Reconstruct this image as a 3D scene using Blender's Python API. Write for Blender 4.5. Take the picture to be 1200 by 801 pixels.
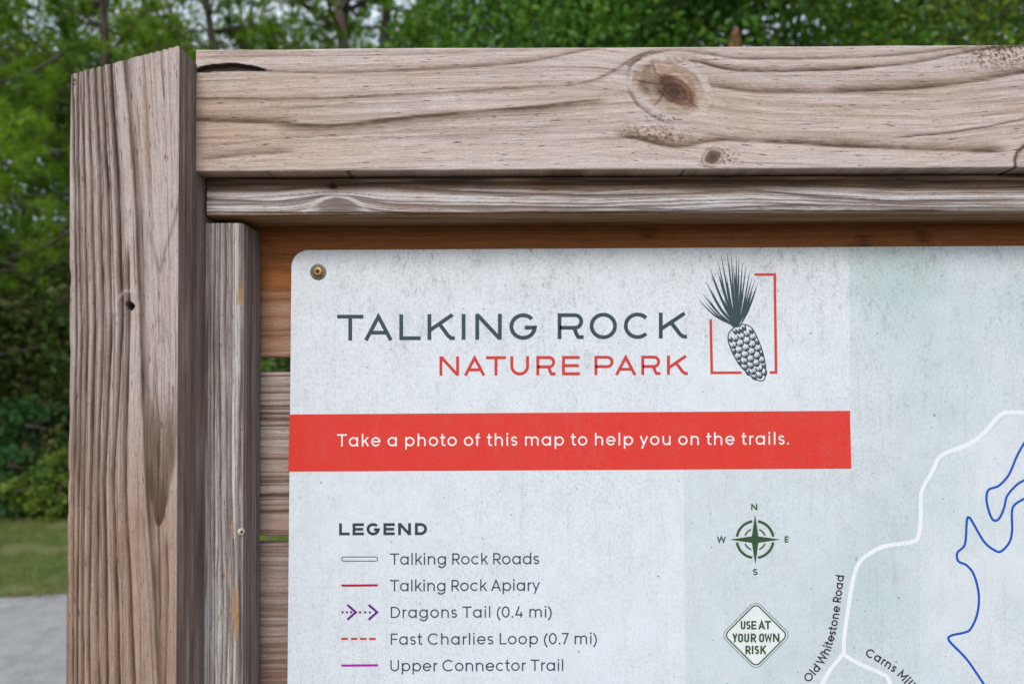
import bpy, math, random
import numpy as np
from mathutils import Matrix, Vector
S = bpy.context.scene
for o in list(bpy.data.objects): bpy.data.objects.remove(o)

# ------------------------------------------------------------------ camera
F, W0, H0 = 800.0, 1200.0, 801.0            # focal length in photo pixels
CAM = np.array([0.0, -0.86, 1.55])
PITCH, ROLL, SHIFT = math.radians(1.2), math.radians(0.29), 33.0
cam = bpy.data.cameras.new("camera"); co = bpy.data.objects.new("camera", cam)
S.collection.objects.link(co); S.camera = co
RM = Matrix.Rotation(math.pi/2 + PITCH, 3, 'X') @ Matrix.Rotation(-ROLL, 3, 'Z')
co.matrix_world = Matrix.Translation(Vector(CAM)) @ RM.to_4x4()
cam.sensor_width = 36; cam.lens = 36*F/W0; cam.shift_y = SHIFT/W0
cam.clip_start = 0.02; cam.clip_end = 500
cam.dof.use_dof = True; cam.dof.focus_distance = 0.83; cam.dof.aperture_fstop = 4.0
R3 = np.array(RM)

# ------------------------------------------------------------------ sky and sun (thin overcast, light from front left, above)
w = bpy.data.worlds.new("World"); S.world = w; w.use_nodes = True
nt = w.node_tree; nt.nodes.clear()
sky = nt.nodes.new('ShaderNodeTexSky'); sky.sky_type = 'NISHITA'; sky.sun_disc = False
SUN_EL, SUN_AZ = math.radians(40), math.radians(188)     # azimuth clockwise from +Y
sky.sun_elevation = SUN_EL; sky.sun_rotation = SUN_AZ
sky.air_density = 1.0; sky.dust_density = 3.0; sky.ozone_density = 1.0
bg = nt.nodes.new('ShaderNodeBackground'); bg.inputs[1].default_value = 0.13
wo = nt.nodes.new('ShaderNodeOutputWorld')
ctc = nt.nodes.new('ShaderNodeTexCoord'); cn = nt.nodes.new('ShaderNodeTexNoise'); cn.inputs['Scale'].default_value = 2.2; cn.inputs['Detail'].default_value = 5
cr = nt.nodes.new('ShaderNodeMapRange'); cr.inputs[1].default_value = .3; cr.inputs[2].default_value = .7; cr.inputs[3].default_value = .5; cr.inputs[4].default_value = .9
cm_ = nt.nodes.new('ShaderNodeMix'); cm_.data_type = 'RGBA'; cm_.inputs[7].default_value = (6.6, 7.3, 8.4, 1)      # thin bright cloud over the blue
nt.links.new(ctc.outputs['Generated'], cn.inputs['Vector']); nt.links.new(cn.outputs['Fac'], cr.inputs[0]); nt.links.new(cr.outputs[0], cm_.inputs[0]); nt.links.new(sky.outputs[0], cm_.inputs[6])
nt.links.new(cm_.outputs[2], bg.inputs[0]); nt.links.new(bg.outputs[0], wo.inputs[0])
sl = bpy.data.lights.new("sun", 'SUN'); sl.energy = 1.5; sl.angle = math.radians(20); sl.color = (1, .965, .92)
so = bpy.data.objects.new("sun", sl); S.collection.objects.link(so)
dirv = Vector((math.sin(SUN_AZ)*math.cos(SUN_EL), math.cos(SUN_AZ)*math.cos(SUN_EL), math.sin(SUN_EL)))
so.rotation_euler = dirv.to_track_quat('Z', 'Y').to_euler()
S.view_settings.view_transform = 'Standard'; S.view_settings.look = 'None'
S.view_settings.exposure = 0.24; S.view_settings.gamma = 1
S.view_settings.use_curve_mapping = False

# ------------------------------------------------------------------ helpers
rng = np.random.default_rng(7); random.seed(7)
def at(px, py, Y):
    """world X,Z where the sight line of a photo pixel meets the upright plane y=Y"""
    px = np.asarray(px, float); py = np.asarray(py, float)
    d = np.stack([(px-W0/2)/F, -(py-H0/2-SHIFT)/F, -np.ones_like(px)], -1) @ R3.T
    k = (Y - CAM[1])/d[..., 1]
    return CAM[0]+d[..., 0]*k, CAM[2]+d[..., 2]*k
def topx(X, Y, Z):
    d = np.stack([X-CAM[0], Y-CAM[1], Z-CAM[2]], -1) @ R3
    return W0/2 + F*d[..., 0]/-d[..., 2], H0/2+SHIFT - F*d[..., 1]/-d[..., 2]
def tag(o, label=None, cat=None, group=None, kind=None):
    for k, v in (('label', label), ('category', cat), ('group', group), ('kind', kind)):
        if v: o[k] = v
    return o
def empty(name, loc=(0, 0, 0), rz=0):
    o = bpy.data.objects.new(name, None); S.collection.objects.link(o); o.location = loc; o.rotation_euler = (0, 0, rz)
    o.empty_display_size = .1
    return o
def link(name, me, parent=None, mat=None):
    o = bpy.data.objects.new(name, me); S.collection.objects.link(o)
    if mat and not me.materials: me.materials.append(mat)
    if parent is not None:
        o.parent = parent
        loc = Vector((0, 0, 0)); p = parent
        while p is not None: loc += p.location; p = p.parent
        o.location = -loc if parent.type == 'EMPTY' or loc.length > 0 else (0, 0, 0)
    return o
def mesh(name, v, f, smooth=False):
    me = bpy.data.meshes.new(name); me.from_pydata(np.asarray(v).tolist(), [], [list(map(int, q)) for q in f]); me.update()
    if smooth: me.polygons.foreach_set('use_smooth', [True]*len(me.polygons))
    return me
def fastmesh(name, V, Fq, smooth=False):
    """V (n,3), Fq (m,k) all polygons of k corners"""
    me = bpy.data.meshes.new(name); n, m, k = len(V), len(Fq), Fq.shape[1]
    me.vertices.add(n); me.vertices.foreach_set('co', V.astype(np.float32).ravel())
    me.loops.add(m*k); me.loops.foreach_set('vertex_index', Fq.astype(np.int32).ravel())
    me.polygons.add(m); me.polygons.foreach_set('loop_start', np.arange(0, m*k, k, dtype=np.int32))
    me.update(calc_edges=True)
    me.polygons.foreach_set('use_smooth', np.full(m, smooth)); return me
def h2(ix, iy, seed):
    n = (ix.astype(np.int64)*374761393 + iy.astype(np.int64)*668265263 + seed*1442695041) & 0xffffffff
    n = ((n ^ (n >> 13))*1274126177) & 0xffffffff
    return ((n ^ (n >> 16)) & 0xffff)/65535.0
def vn(x, y, seed=0):
    x, y = np.broadcast_arrays(np.asarray(x, float), np.asarray(y, float))
    x0, y0 = np.floor(x), np.floor(y); fx, fy = x-x0, y-y0
    fx = fx*fx*(3-2*fx); fy = fy*fy*(3-2*fy)
    a, b = h2(x0, y0, seed), h2(x0+1, y0, seed); c, d = h2(x0, y0+1, seed), h2(x0+1, y0+1, seed)
    return (a*(1-fx)+b*fx)*(1-fy)+(c*(1-fx)+d*fx)*fy - .5
def fbm(x, y, seed=0): return vn(x, y, seed)+.5*vn(2*x+9, 2*y+5, seed+1)+.25*vn(4*x+3, 4*y+7, seed+2)
def sst(a, b, x): t = np.clip((x-a)/(b-a), 0, 1); return t*t*(3-2*t)

# ------------------------------------------------------------------ node helpers
def newmat(name):
    m = bpy.data.materials.new(name); m.use_nodes = True; t = m.node_tree
    return m, t, t.nodes['Principled BSDF']
class NG:
    def __init__(s, t): s.t = t
    def n(s, ty, **kw):
        x = s.t.nodes.new(ty)
        for k, v in kw.items(): setattr(x, k, v)
        return x
    def inp(s, sock, v):
        if hasattr(v, 'links') or isinstance(v, bpy.types.NodeSocket): s.t.links.new(v, sock)
        else: sock.default_value = v
    def attr(s, name, out='Fac'):
        x = s.n('ShaderNodeAttribute'); x.attribute_name = name; return x.outputs[out]
    def math(s, op, a, b=0., c=0., clamp=False):
        x = s.n('ShaderNodeMath', operation=op); x.use_clamp = clamp
        s.inp(x.inputs[0], a); s.inp(x.inputs[1], b); s.inp(x.inputs[2], c); return x.outputs[0]
    def mix(s, f, a, b, mode='MIX'):
        x = s.n('ShaderNodeMix', data_type='RGBA', blend_type=mode); s.inp(x.inputs[0], f)
        s.inp(x.inputs[6], a if not isinstance(a, tuple) else (*a, 1)[:4]); s.inp(x.inputs[7], b if not isinstance(b, tuple) else (*b, 1)[:4])
        return x.outputs[2]
    def noise(s, vec, scale=(1, 1, 1), sc=1., detail=4, rough=.6):
        mp = s.n('ShaderNodeMapping'); s.inp(mp.inputs['Vector'], vec); mp.inputs['Scale'].default_value = scale
        x = s.n('ShaderNodeTexNoise'); s.t.links.new(mp.outputs[0], x.inputs['Vector'])
        x.inputs['Scale'].default_value = sc; x.inputs['Detail'].default_value = detail; x.inputs['Roughness'].default_value = rough
        return x.outputs['Fac']
    def rng(s, v, a, b, c=0., d=1.):
        x = s.n('ShaderNodeMapRange'); s.inp(x.inputs[0], v)
        for i, q in enumerate((a, b, c, d)): x.inputs[i+1].default_value = q
        return x.outputs[0]
    def bump(s, h, strength=.5, dist=.001, base=None):
        x = s.n('ShaderNodeBump'); s.inp(x.inputs['Height'], h); x.inputs['Strength'].default_value = strength; x.inputs['Distance'].default_value = dist
        if base is not None: s.t.links.new(base, x.inputs['Normal'])
        return x.outputs[0]

# ------------------------------------------------------------------ wood material driven by the grain laid into each board's mesh
def wood(name, light, mid, deep, tan, fibre=1.0, checks=.5, blotch=.5):
    m, t, b = newmat(name); g = NG(t)
    flow = g.attr('flow', 'Vector'); tone = g.attr('tone'); brown = g.attr('brown'); dark = g.attr('dark'); red = g.attr('red')
    n1 = g.noise(flow, (9, 230, 0), 1, 5, .75)             # long fibres
    n2 = g.noise(flow, (30, 620, 0), 1, 3, .7)           # fine fibres
    n3 = g.noise(flow, (4, 30, 0), 1, 4, .6)              # blotches
    n4 = g.noise(flow, (55, 480, 0), 1, 2, .5); n6 = g.noise(flow, (3.5, 330, 5), 1, 3, .6); n7 = g.noise(flow, (260, 420, 0), 1, 3, .7)            # short checks
    n5 = g.noise(flow, (3, 9, 1), 3, 5, .6)
    tn = g.math('ADD', tone, g.math('MULTIPLY', g.math('SUBTRACT', n1, .5), .75*fibre))
    tn = g.math('ADD', tn, g.math('MULTIPLY', g.math('SUBTRACT', n3, .5), blotch))
    tn = g.math('ADD', tn, g.rng(n6, .60, .74, 0, .55*fibre))
    c = g.mix(g.rng(tn, 0, .42), light, mid)
    c = g.mix(g.rng(tn, .40, 1.0), c, deep)
    br = g.math('ADD', brown, g.math('MULTIPLY', g.math('SUBTRACT', n5, .5), .9), clamp=True)
    ct = g.mix(g.rng(tn, .0, .9), tan, tuple(x*.38 for x in tan))
    c = g.mix(br, c, ct)
    c = g.mix(g.math('MULTIPLY', g.rng(n4, .64, .72), checks, clamp=True), c, (.06, .05, .05))
    fine = g.rng(g.math('ADD', g.math('MULTIPLY', n2, .6), g.math('MULTIPLY', n7, .4)), .32, .68, .66, 1.28)
    cc = g.n('ShaderNodeCombineColor'); [g.inp(cc.inputs[i], fine) for i in range(3)]
    c = g.mix(1.0, c, cc.outputs[0], 'MULTIPLY')
    c = g.mix(red, c, g.mix(g.rng(n7, .35, .65), (.21, .085, .045), (.10, .04, .025)))
    c = g.mix(g.math('MULTIPLY', dark, 1, clamp=True), c, (.030, .018, .013))
    g.inp(b.inputs['Base Color'], c); b.inputs['Roughness'].default_value = .86
    b.inputs['Specular IOR Level'].default_value = .25
    hh = g.math('ADD', g.math('MULTIPLY', n1, 1.0), g.math('MULTIPLY', n2, .5))
    g.inp(b.inputs['Normal'], g.bump(hh, .9, .0009))
    return m
WG = wood('weathered_rail_wood', (.58, .495, .465), (.36, .275, .235), (.115, .074, .052), (.50, .34, .22), 1.05, .9, .4)
WP = wood('weathered_post_wood', (.50, .42, .39), (.235, .178, .152), (.055, .036, .028), (.34, .205, .125), 1.2, .9, .55)
WT = wood('silver_trim_wood', (.62, .595, .60), (.27, .225, .205), (.085, .06, .048), (.46, .27, .13), 1.2, .7, .5)
WB = wood('sheltered_board_wood', (.46, .33, .26), (.28, .16, .10), (.10, .045, .022), (.36, .135, .042), 1.0, .5, .5)
WS = wood('slat_board_wood', (.50, .42, .375), (.25, .17, .14), (.085, .05, .036), (.30, .14, .08), 1.0, .5, .4)

# ------------------------------------------------------------------ board builder: rounded section swept along the grain
def board(name, parent, mat, axis, x0, z0, yf, L, Wd, T, r, field, ss, fstep=.0013, ostep=.006, top=None, sides=()):
    """front face towards -Y at yf; ss: stations along the length (m)"""
    pa, pb, na, nb, tt = [], [], [], [], []
    def seg(a0, b0, a1, b1, nx, nz, step):
        n = max(1, int(math.hypot(a1-a0, b1-b0)/step))
        for i in range(n): pa.append(a0+(a1-a0)*i/n); pb.append(b0+(b1-b0)*i/n); na.append(nx); nb.append(nz)
    def cor(ca, cb, a0):
        for i in range(5):
            q = a0+math.pi/2*i/5; pa.append(ca+r*math.cos(q)); pb.append(cb+r*math.sin(q)); na.append(math.cos(q)); nb.append(math.sin(q))
    s1 = fstep if 'hi' in sides else ostep; s0 = fstep if 'lo' in sides else ostep
    seg(r, 0, Wd-r, 0, 0, -1, fstep); cor(Wd-r, r, -math.pi/2); seg(Wd, r, Wd, T-r, 1, 0, s1); cor(Wd-r, T-r, 0)
    seg(Wd-r, T, r, T, 0, 1, ostep); cor(r, T-r, math.pi/2); seg(0, T-r, 0, r, -1, 0, s0); cor(r, r, math.pi)
    pa, pb, na, nb = map(np.array, (pa, pb, na, nb)); m = len(pa); n = len(ss)
    t = np.concatenate([[0], np.cumsum(np.hypot(np.diff(pa), np.diff(pb)))]) + r
    t = np.where(t > Wd+2*T, t-2*(Wd+T)+ (4-math.pi)*2*r/2, t)      # unroll so the lower side sits below zero
    s = np.asarray(ss)[:, None]+0*pa[None]; A = pa[None]+0*s; B = pb[None]+0*s; TT = t[None]+0*s
    if axis == 'x': X, Y, Z = x0+s, yf+B, z0+A
    else: X, Y, Z = x0+A, yf+B, z0+s
    if top is not None: Z = z0+(Z-z0)/L*(top(X)-z0)
    fd = field(X, Y, Z, s, TT, na[None]+0*s, nb[None]+0*s)
    h = fd['h']
    da, db = na[None]*h, nb[None]*h
    if axis == 'x': Z = Z+da; Y = Y+db
    else: X = X+da; Y = Y+db
    V = np.stack([X, Y, Z], -1).reshape(-1, 3)
    i, j = np.meshgrid(np.arange(n-1), np.arange(m), indexing='ij'); j2 = (j+1) % m
    q = np.stack([i*m+j, i*m+j2, (i+1)*m+j2, (i+1)*m+j], -1).reshape(-1, 4)
    if axis == 'x': q = q[:, ::-1]
    caps = []
    V2 = [V]
    for k, row in enumerate((0, n-1)):
        V2.append(V[row*m:(row+1)*m]); base = n*m+k*m
        idx = [base+jj for jj in range(m)]; caps.append(idx)
    V = np.concatenate(V2)
    me = bpy.data.meshes.new(name)
    nv = len(V); nq = len(q)
    me.vertices.add(nv); me.vertices.foreach_set('co', V.astype(np.float32).ravel())
    loops = np.concatenate([q.ravel(), np.array(caps[0]), np.array(caps[1])]).astype(np.int32)
    me.loops.add(len(loops)); me.loops.foreach_set('vertex_index', loops)
    me.polygons.add(nq+2); st = np.concatenate([np.arange(0, nq*4, 4), [nq*4, nq*4+m]]).astype(np.int32)
    me.polygons.foreach_set('loop_start', st); me.update(calc_edges=True)
    me.polygons.foreach_set('use_smooth', np.concatenate([np.ones(nq, bool), np.zeros(2, bool)]))
    def put(nm, arr, cap):
        a = np.concatenate([arr.reshape(-1)]+[arr[r0]*0+cap if cap is not None else arr[r0] for r0 in (0, -1)]).astype(np.float32)
        at_ = me.attributes.new(nm, 'FLOAT', 'POINT'); at_.data.foreach_set('value', a)
    put('tone', fd['tone'], .25); put('brown', fd['brown'], None); put('dark', fd['dark'], 0.); put('red', fd.get('red', fd['dark']*0), 0.)
    fl = np.stack([fd.get('fs', s), fd['g'], 0*s+fd.get('seed', 0.)], -1).reshape(-1, 3)
    cap_fl = []
    for row in (0, n-1):
        cf = V[row*m:(row+1)*m].copy(); cap_fl.append(np.stack([cf[:, 1]*3, pa*3, pb*3], -1))
    fl = np.concatenate([fl]+cap_fl).astype(np.float32)
    at_ = me.attributes.new('flow', 'FLOAT_VECTOR', 'POINT'); at_.data.foreach_set('vector', fl.ravel())
    me.materials.append(mat)
    return link(name, me, parent)

def linefn(seed, n, lo, hi, wmin, wmax, smin=.3, smax=1.):
    """random growth-ring profile of the cross-grain coordinate"""
    r = np.random.default_rng(seed); c = np.sort(r.uniform(lo, hi, n)); wd = r.uniform(wmin, wmax, n); st = r.uniform(smin, smax, n)
    def f(g):
        o = np.zeros_like(g)
        for a, b, c_ in zip(c, wd, st):
            d = (g-a)/b; o = np.maximum(o, c_*np.where(d < 0, np.exp(-(d*2.8)**2), np.exp(-(d*1.1)**2)))
        return o
    return f
def bands(P, Q, bl):
    """P along, Q across (same units). bl: (points[(p,q)], width, strength, groove, side) -> tone, height, cross coordinate"""
    tone = np.zeros_like(P); hh = np.zeros_like(P); cs = np.zeros_like(P)
    for pts, wd, st, gr, side in bl:
        p = [a for a, _ in pts]; qv = [b for _, b in pts]
        c = sum(np.interp(P+o, p, qv) for o in (-18, -12, -6, 0, 6, 12, 18))/7; c = c + .9*vn(P/45., 0*P+qv[0], 5)+.25*vn(P/9., 0*P+qv[0], 6)
        lo, hi = p[0], p[-1]; fade = np.minimum(sst(lo-25, lo+10, P), 1-sst(hi-10, hi+25, P))
        fade = fade*(.88+.45*vn(P/40., 0*P+qv[0], 8))
        d = (Q-c)*side/wd
        pr = np.where(d > 0, np.exp(-(d*5.5)**2), .62*np.exp(-(d)**2)+.38*np.exp(-(d*3.5)**2))
        tone = np.maximum(tone, st*fade*pr); hh -= gr*fade*np.exp(-((Q-c)/(wd*.30))**2)
        cs = np.maximum(cs, min(1., st)*np.clip(fade, 0, 1)*np.exp(-((Q-c)/(max(.9, wd*.24)))**2)*(.75+.8*vn(P/16., 0*P+qv[0], 9)))
    return tone, hh, cs

# ------------------------------------------------------------------ the wooden board frame
YP, YR, YT, YL, YS, YN = -.128, -.088, -.067, -.063, 0.0, -.012
frame = empty('notice_board_frame', (float(at(144, 400, YP)[0]), -.07, 0))
tag(frame, 'weathered timber frame of posts, rails and boards carrying the trail map sign', 'sign frame')
def px2(Y): return lambda x, y: tuple(float(v) for v in at(x, y, Y))

# --- top rail -------------------------------------------------
RB = [([(229, 115), (330, 115), (400, 114), (500, 109), (600, 103), (680, 98), (715, 88), (738, 68), (760, 58)], 4, .70, .45, -1),
      ([(229, 66), (400, 66), (520, 63), (620, 59)], 3, .35, .2, 1),
      ([(310, 84), (400, 86), (500, 82), (600, 75), (650, 67), (695, 57)], 5, .55, .35, 1),
      ([(229, 141), (250, 141), (300, 143), (335, 144)], 7, .95, .3, 1),
      ([(330, 146), (400, 147), (450, 140), (560, 130), (640, 124), (700, 117)], 8, .85, .4, -1),
      ([(245, 186), (300, 180), (335, 178)], 7, .6, .2, 1),
      ([(740, 78), (760, 61), (790, 59), (830, 63), (860, 70), (950, 69), (1040, 66), (1110, 58), (1130, 55)], 3.5, .55, .4, 1),
      ([(815, 70), (850, 83), (900, 84), (1000, 81), (1060, 76), (1110, 66), (1150, 58), (1200, 54)], 4.5, .85, .5, 1),
      ([(835, 100), (870, 107), (930, 108), (1000, 107), (1080, 104), (1140, 95), (1200, 84), (1300, 80)], 8, .8, .35, 1),
      ([(733, 158), (760, 167), (790, 173), (812, 170), (835, 163), (900, 166), (1000, 172), (1100, 175), (1165, 178)], 8, .85, .45, 1),
      ([(640, 148), (700, 140), (735, 138)], 3, .3, .1, 1),
      ([(960, 130), (1060, 124), (1140, 116), (1180, 113)], 2.5, .25, .1, 1)]
def ell(P, Q, cx, cy, rx, ry, ang):
    a = math.radians(ang); dx, dy = P-cx, Q-cy; u = dx*math.cos(a)+dy*math.sin(a); v = -dx*math.sin(a)+dy*math.cos(a)
    return np.hypot(u/rx, v/ry), np.arctan2(v/ry, u/rx)
railfine = linefn(3, 26, 40, 215, 1.5, 5, .05, .3)
mm = .772/F
def rail_field(X, Y, Z, s, t, na, nb):
    P, Q = topx(X, Y*0+YR, Z)
    Qt = np.where(nb < -.3, Q, Q - 0)                       # grain carried round onto the edges
    tone, hh, core = bands(P, Qt, [(a, b*1.25, c, d*.6, e) for a, b, c, d, e in RB]); tone = tone*1.2*(1+.5*vn(P/9, Qt/1.5, 29))
    # fibres swing round the big knot
    r, th = ell(P, Q, 786, 104, 54, 40, 24)
    G = Q + 9*np.exp(-((P-787)/75)**2)*np.sign(Q-108)*np.exp(-((Q-108)/70)**2) + 7*np.sin((P-229)/330.)*np.exp(-((Q-120)/60)**2) - np.interp(P, [229, 700, 900, 1100, 1200], [0, -10, -3, -3, -14])
    tone = np.maximum(tone, railfine(G+1.6*fbm(P/160, Q/40, 3)))
    brown = .06+.40*fbm(P/160., Q/25., 11)+.42*np.exp(-((P-250)/170)**2)*(.5+.5*sst(60, 120, Q))
    dark = np.zeros_like(P)
    # knot: pale collar, ringed brown heart, dark seam round it
    wob = r+.06*vn(th*2.2, 0*th, 21)+.03*vn(th*7, r*3, 22)
    collar = 1-sst(.86, 1.0, wob)
    seam = np.exp(-((wob-.98)/.045)**2)*(.55+.9*vn(th*3, 0*th, 24))*(.25+.9*sst(-.2, .7, -np.cos(th-.3)+.7*np.sin(th)))
    tone = tone*(1-collar)+collar*(-.05+.16*np.maximum(0, np.sin(wob*30+3*vn(P/14, Q/10, 27)))*sst(.55, .75, wob)+.25*vn(P/8, Q/3, 28)+.6*np.exp(-((P-757)/12)**2-((Q-98)/10)**2))
    rh, t2 = ell(P, Q, 784, 103, 39, 25, 24); rh = rh+.10*vn(t2*2, 0*t2, 25)+.05*vn(t2*9, 0*t2, 26)
    heart = 1-sst(.8, 1.25, rh); ring2 = np.exp(-((rh-1.05)/.13)**2)*sst(-.2, .6, -np.sin(t2+.5))
    tone = tone+collar*(.35*ring2+heart*(.28+.35*vn(P/7, Q/4, 37)+.10*np.sin(rh*17+3*vn(P/12, Q/9, 30))))
    brown = brown*(1-collar)+collar*(.12+.42*heart)
    e1 = ell(P, Q, 791, 107, 29, 17, 30)[0]; red = np.clip(.95*(1-sst(.72, 1.04, e1+.22*vn(P/7, Q/5, 35)+.10*vn(P/2, Q/2, 38)))*(.85+.15*np.sin(e1*19+4*vn(P/9, Q/7, 39))), 0, 1)
    red = np.maximum(red, .7*np.exp(-((P-800)/18)**2-((Q-71)/4)**2)*np.clip(vn(P/3, Q/2, 36)*3+.4, 0, 1))
    dark = np.maximum(dark, .72*(1-sst(.2, .85, ell(P, Q, 787, 105, 34, 20, 26)[0]+.3*vn(P/6, Q/6, 33)+.12*vn(P/2, Q/2, 34))))
    for k, a0 in enumerate((1.7, -2.5, .35, 2.9)):               # radial checks in the heart
        dd = np.abs(np.angle(np.exp(1j*(t2-a0-.3*vn(rh*3, 0*rh, 40+k)))))*rh*20
        dark = np.maximum(dark, .75*np.exp(-(dd/.6)**2)*sst(.1, .4, rh)*(1-sst(.9, 1.25, rh)))
    dark = np.maximum(dark, .8*np.clip(seam, 0, 1))
    # torn, flaky bark below-left of the knot
    fl = np.exp(-((P-770)/38)**2)*np.exp(-((Q-157-.12*(P-770))/9)**2)
    crumb = np.clip(vn(P/2.2, Q/1.6, 51)+vn(P/1.2, Q/1.1, 52)*.7, -1, 1)
    tone += fl*(.22+1.3*crumb); brown += .45*fl; dark = np.maximum(dark, fl*np.clip(crumb*3-1.1, 0, .45))
    fl2 = np.exp(-((P-775)/22)**2)*np.exp(-((Q-138-.05*(P-775))/4)**2); dark = np.maximum(dark, fl2*np.clip(crumb*4, 0, .95)); tone = tone*(1-fl2*.5); hh -= 0
    # small lower knot
    rk, tk = ell(P, Q, 835, 184, 16, 12, -30); rk = rk+.12*vn(tk*2, 0*tk, 61)
    c2 = 1-sst(.8, 1.25, rk); tone = tone*(1-c2)+c2*(.2+.3*np.sin(rk*16)); dark = np.maximum(dark, .7*(1-sst(.25, .75, rk))); red = np.maximum(red, .6*(1-sst(.5, .9, rk)))
    fl3 = np.exp(-((P-855)/16)**2)*np.exp(-((Q-184)/9)**2); tone += fl3*1.0*np.clip(crumb, -.2, 1); dark = np.maximum(dark, fl3*np.clip(crumb*4-.6, 0, .9)*(P > 846))
    # rough patch at right
    fl4 = sst(1085, 1180, P)*np.exp(-((Q-68+.10*(P-1130))/15)**2); tone += fl4*(.25+1.1*np.clip(crumb, -.3, 1)); dark = np.maximum(dark, fl4*np.clip(crumb*4-.9, 0, .85))
    r5, t5 = ell(P, Q, 1207, 190, 20, 22, 0); tone += .9*np.exp(-((r5-.9+.1*crumb)/.10)**2)+ (1-sst(.8, .9, r5))*.15; dark = np.maximum(dark, .7*np.exp(-((r5-.88+.12*vn(t5*4, 0*t5, 3))/.06)**2))
    dark = np.maximum(dark, .14*core*(1-collar))
    # the long hairline crack and the open slit
    def crack(pts, wd, st):
        c = np.interp(P, [a for a, _ in pts], [b for _, b in pts])+.6*vn(P/6, 0*P, 71)
        on = sst(pts[0][0]-2, pts[0][0]+25, P)*(1-sst(pts[-1][0]-25, pts[-1][0]+2, P)) if pts[-1][0] < 1200 else sst(pts[0][0], pts[0][0]+25, P)
        return st*on*np.exp(-((Q-c)/wd)**2)
    ck = crack([(1040, 162), (1110, 156), (1160, 148), (1215, 137)], .9, .9)
    ck = np.maximum(ck, crack([(925, 148), (1000, 141)], .6, .4)); ck = np.maximum(ck, crack([(232, 173), (320, 163), (420, 158)], .6, .45))
    for (a, b, c_, d_) in ((262, 62, 470, 61), (940, 135, 1010, 128), (600, 150, 660, 147), (330, 126, 400, 124), (560, 92, 640, 88)):
        ck = np.maximum(ck, crack([(a, b), (c_, d_)], .5, .35))
    ck = ck*(nb < -.3); dark = np.maximum(dark, ck)
    sc_ = np.interp(P, [229, 250, 280, 312], [82.5, 79.5, 78.5, 82]); up = np.interp(P, [226, 240, 270, 300, 314], [1.2, 3.2, 3.8, 2.2, 0.])
    sl_d = np.abs(Q-sc_+.4*vn(P/3, 0*P, 81)); slit = (1-sst(.65, 1.1, np.abs(Q-sc_+.4*vn(P/3, 0*P, 81))/np.maximum(up, .01)))*(P < 314)*(nb < -.5)
    dark = np.maximum(dark, (1-sst(1.15, 1.5, (sl_d-.5)/np.maximum(up, .01)))*(P < 314)*(nb < -.5)); 
    h = (hh*1.1 + 1.3*fbm(P/150, Q/60, 91) + .35*vn(P/40, G/2.2, 92)+ .5*collar*0 -1.6*ck-5*slit + fl*crumb*1.2+fl4*crumb+fl2*crumb*2+fl3*crumb - 2.2*np.clip(seam, 0, 1) + .8*heart - 1.0*dark*collar)*mm*.8
    h = h - .0012*np.exp(-((Q-50)/8)**2)*np.clip(vn(P/25, 0*P, 95)+.2, 0, 1)*4*0
    return dict(red=red, tone=tone, brown=np.clip(brown, 0, 1), dark=np.clip(dark, 0, 1), h=h, g=-G*mm, fs=s+.0, seed=0.)
xl, zt = px2(YR)(229.5, 57); _, zb = px2(YR)(600, 199.3); _, zt = px2(YR)(600, 55.5)
RAIL_L = 1.62
ss = np.concatenate([np.arange(0, .97, .0014), np.arange(.97, RAIL_L+.001, .01)])
board('top_rail', frame, WG, 'x', xl, zb, YR, RAIL_L, zt-zb, .038, .0022, rail_field, ss, .0013, .004)
XR = xl+RAIL_L                                              # right end of the rail

# --- left post ------------------------------------------------
PB = [([(50, 86), (90, 86), (220, 89), (380, 90), (560, 87), (700, 86), (900, 86)], 2.5, .8, .9, 1),
      ([(50, 92), (90, 92), (220, 93), (380, 96), (560, 93), (700, 91), (900, 91)], 3, .85, 1., 1),
      ([(50, 97), (90, 98), (220, 100), (380, 103), (560, 99), (700, 97.5), (900, 98)], 3, .8, .9, 1),
      ([(50, 102), (90, 104), (215, 108), (380, 112), (560, 107), (700, 105), (900, 106)], 3.5, .9, 1.1, 1),
      ([(50, 110), (90, 112), (215, 118), (380, 122), (560, 114.5), (700, 115), (900, 118)], 4.2, .85, 1., 1),
      ([(50, 119), (90, 120), (215, 127), (380, 131), (560, 123), (700, 125), (900, 128)], 4.5, .95, 1.2, 1),
      ([(50, 129), (90, 131), (215, 139), (380, 144), (560, 133), (700, 138), (900, 142)], 5, .95, 1.2, 1),
      ([(300, 150), (380, 152), (560, 147), (700, 154), (800, 158), (900, 160)], 5, .8, 1.1, 1),
      ([(50, 145), (90, 147), (215, 158), (300, 161), (380, 165), (480, 168), (560, 171), (620, 175), (700, 181), (800, 186), (900, 190)], 9, .7, .7, -1),
      ([(50, 168), (120, 172), (200, 176), (300, 181)], 5, .25, .2, 1),
      ([(640, 196), (700, 198), (800, 194), (900, 192)], 5, .5, .4, 1)]
mp = .732/F
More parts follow.
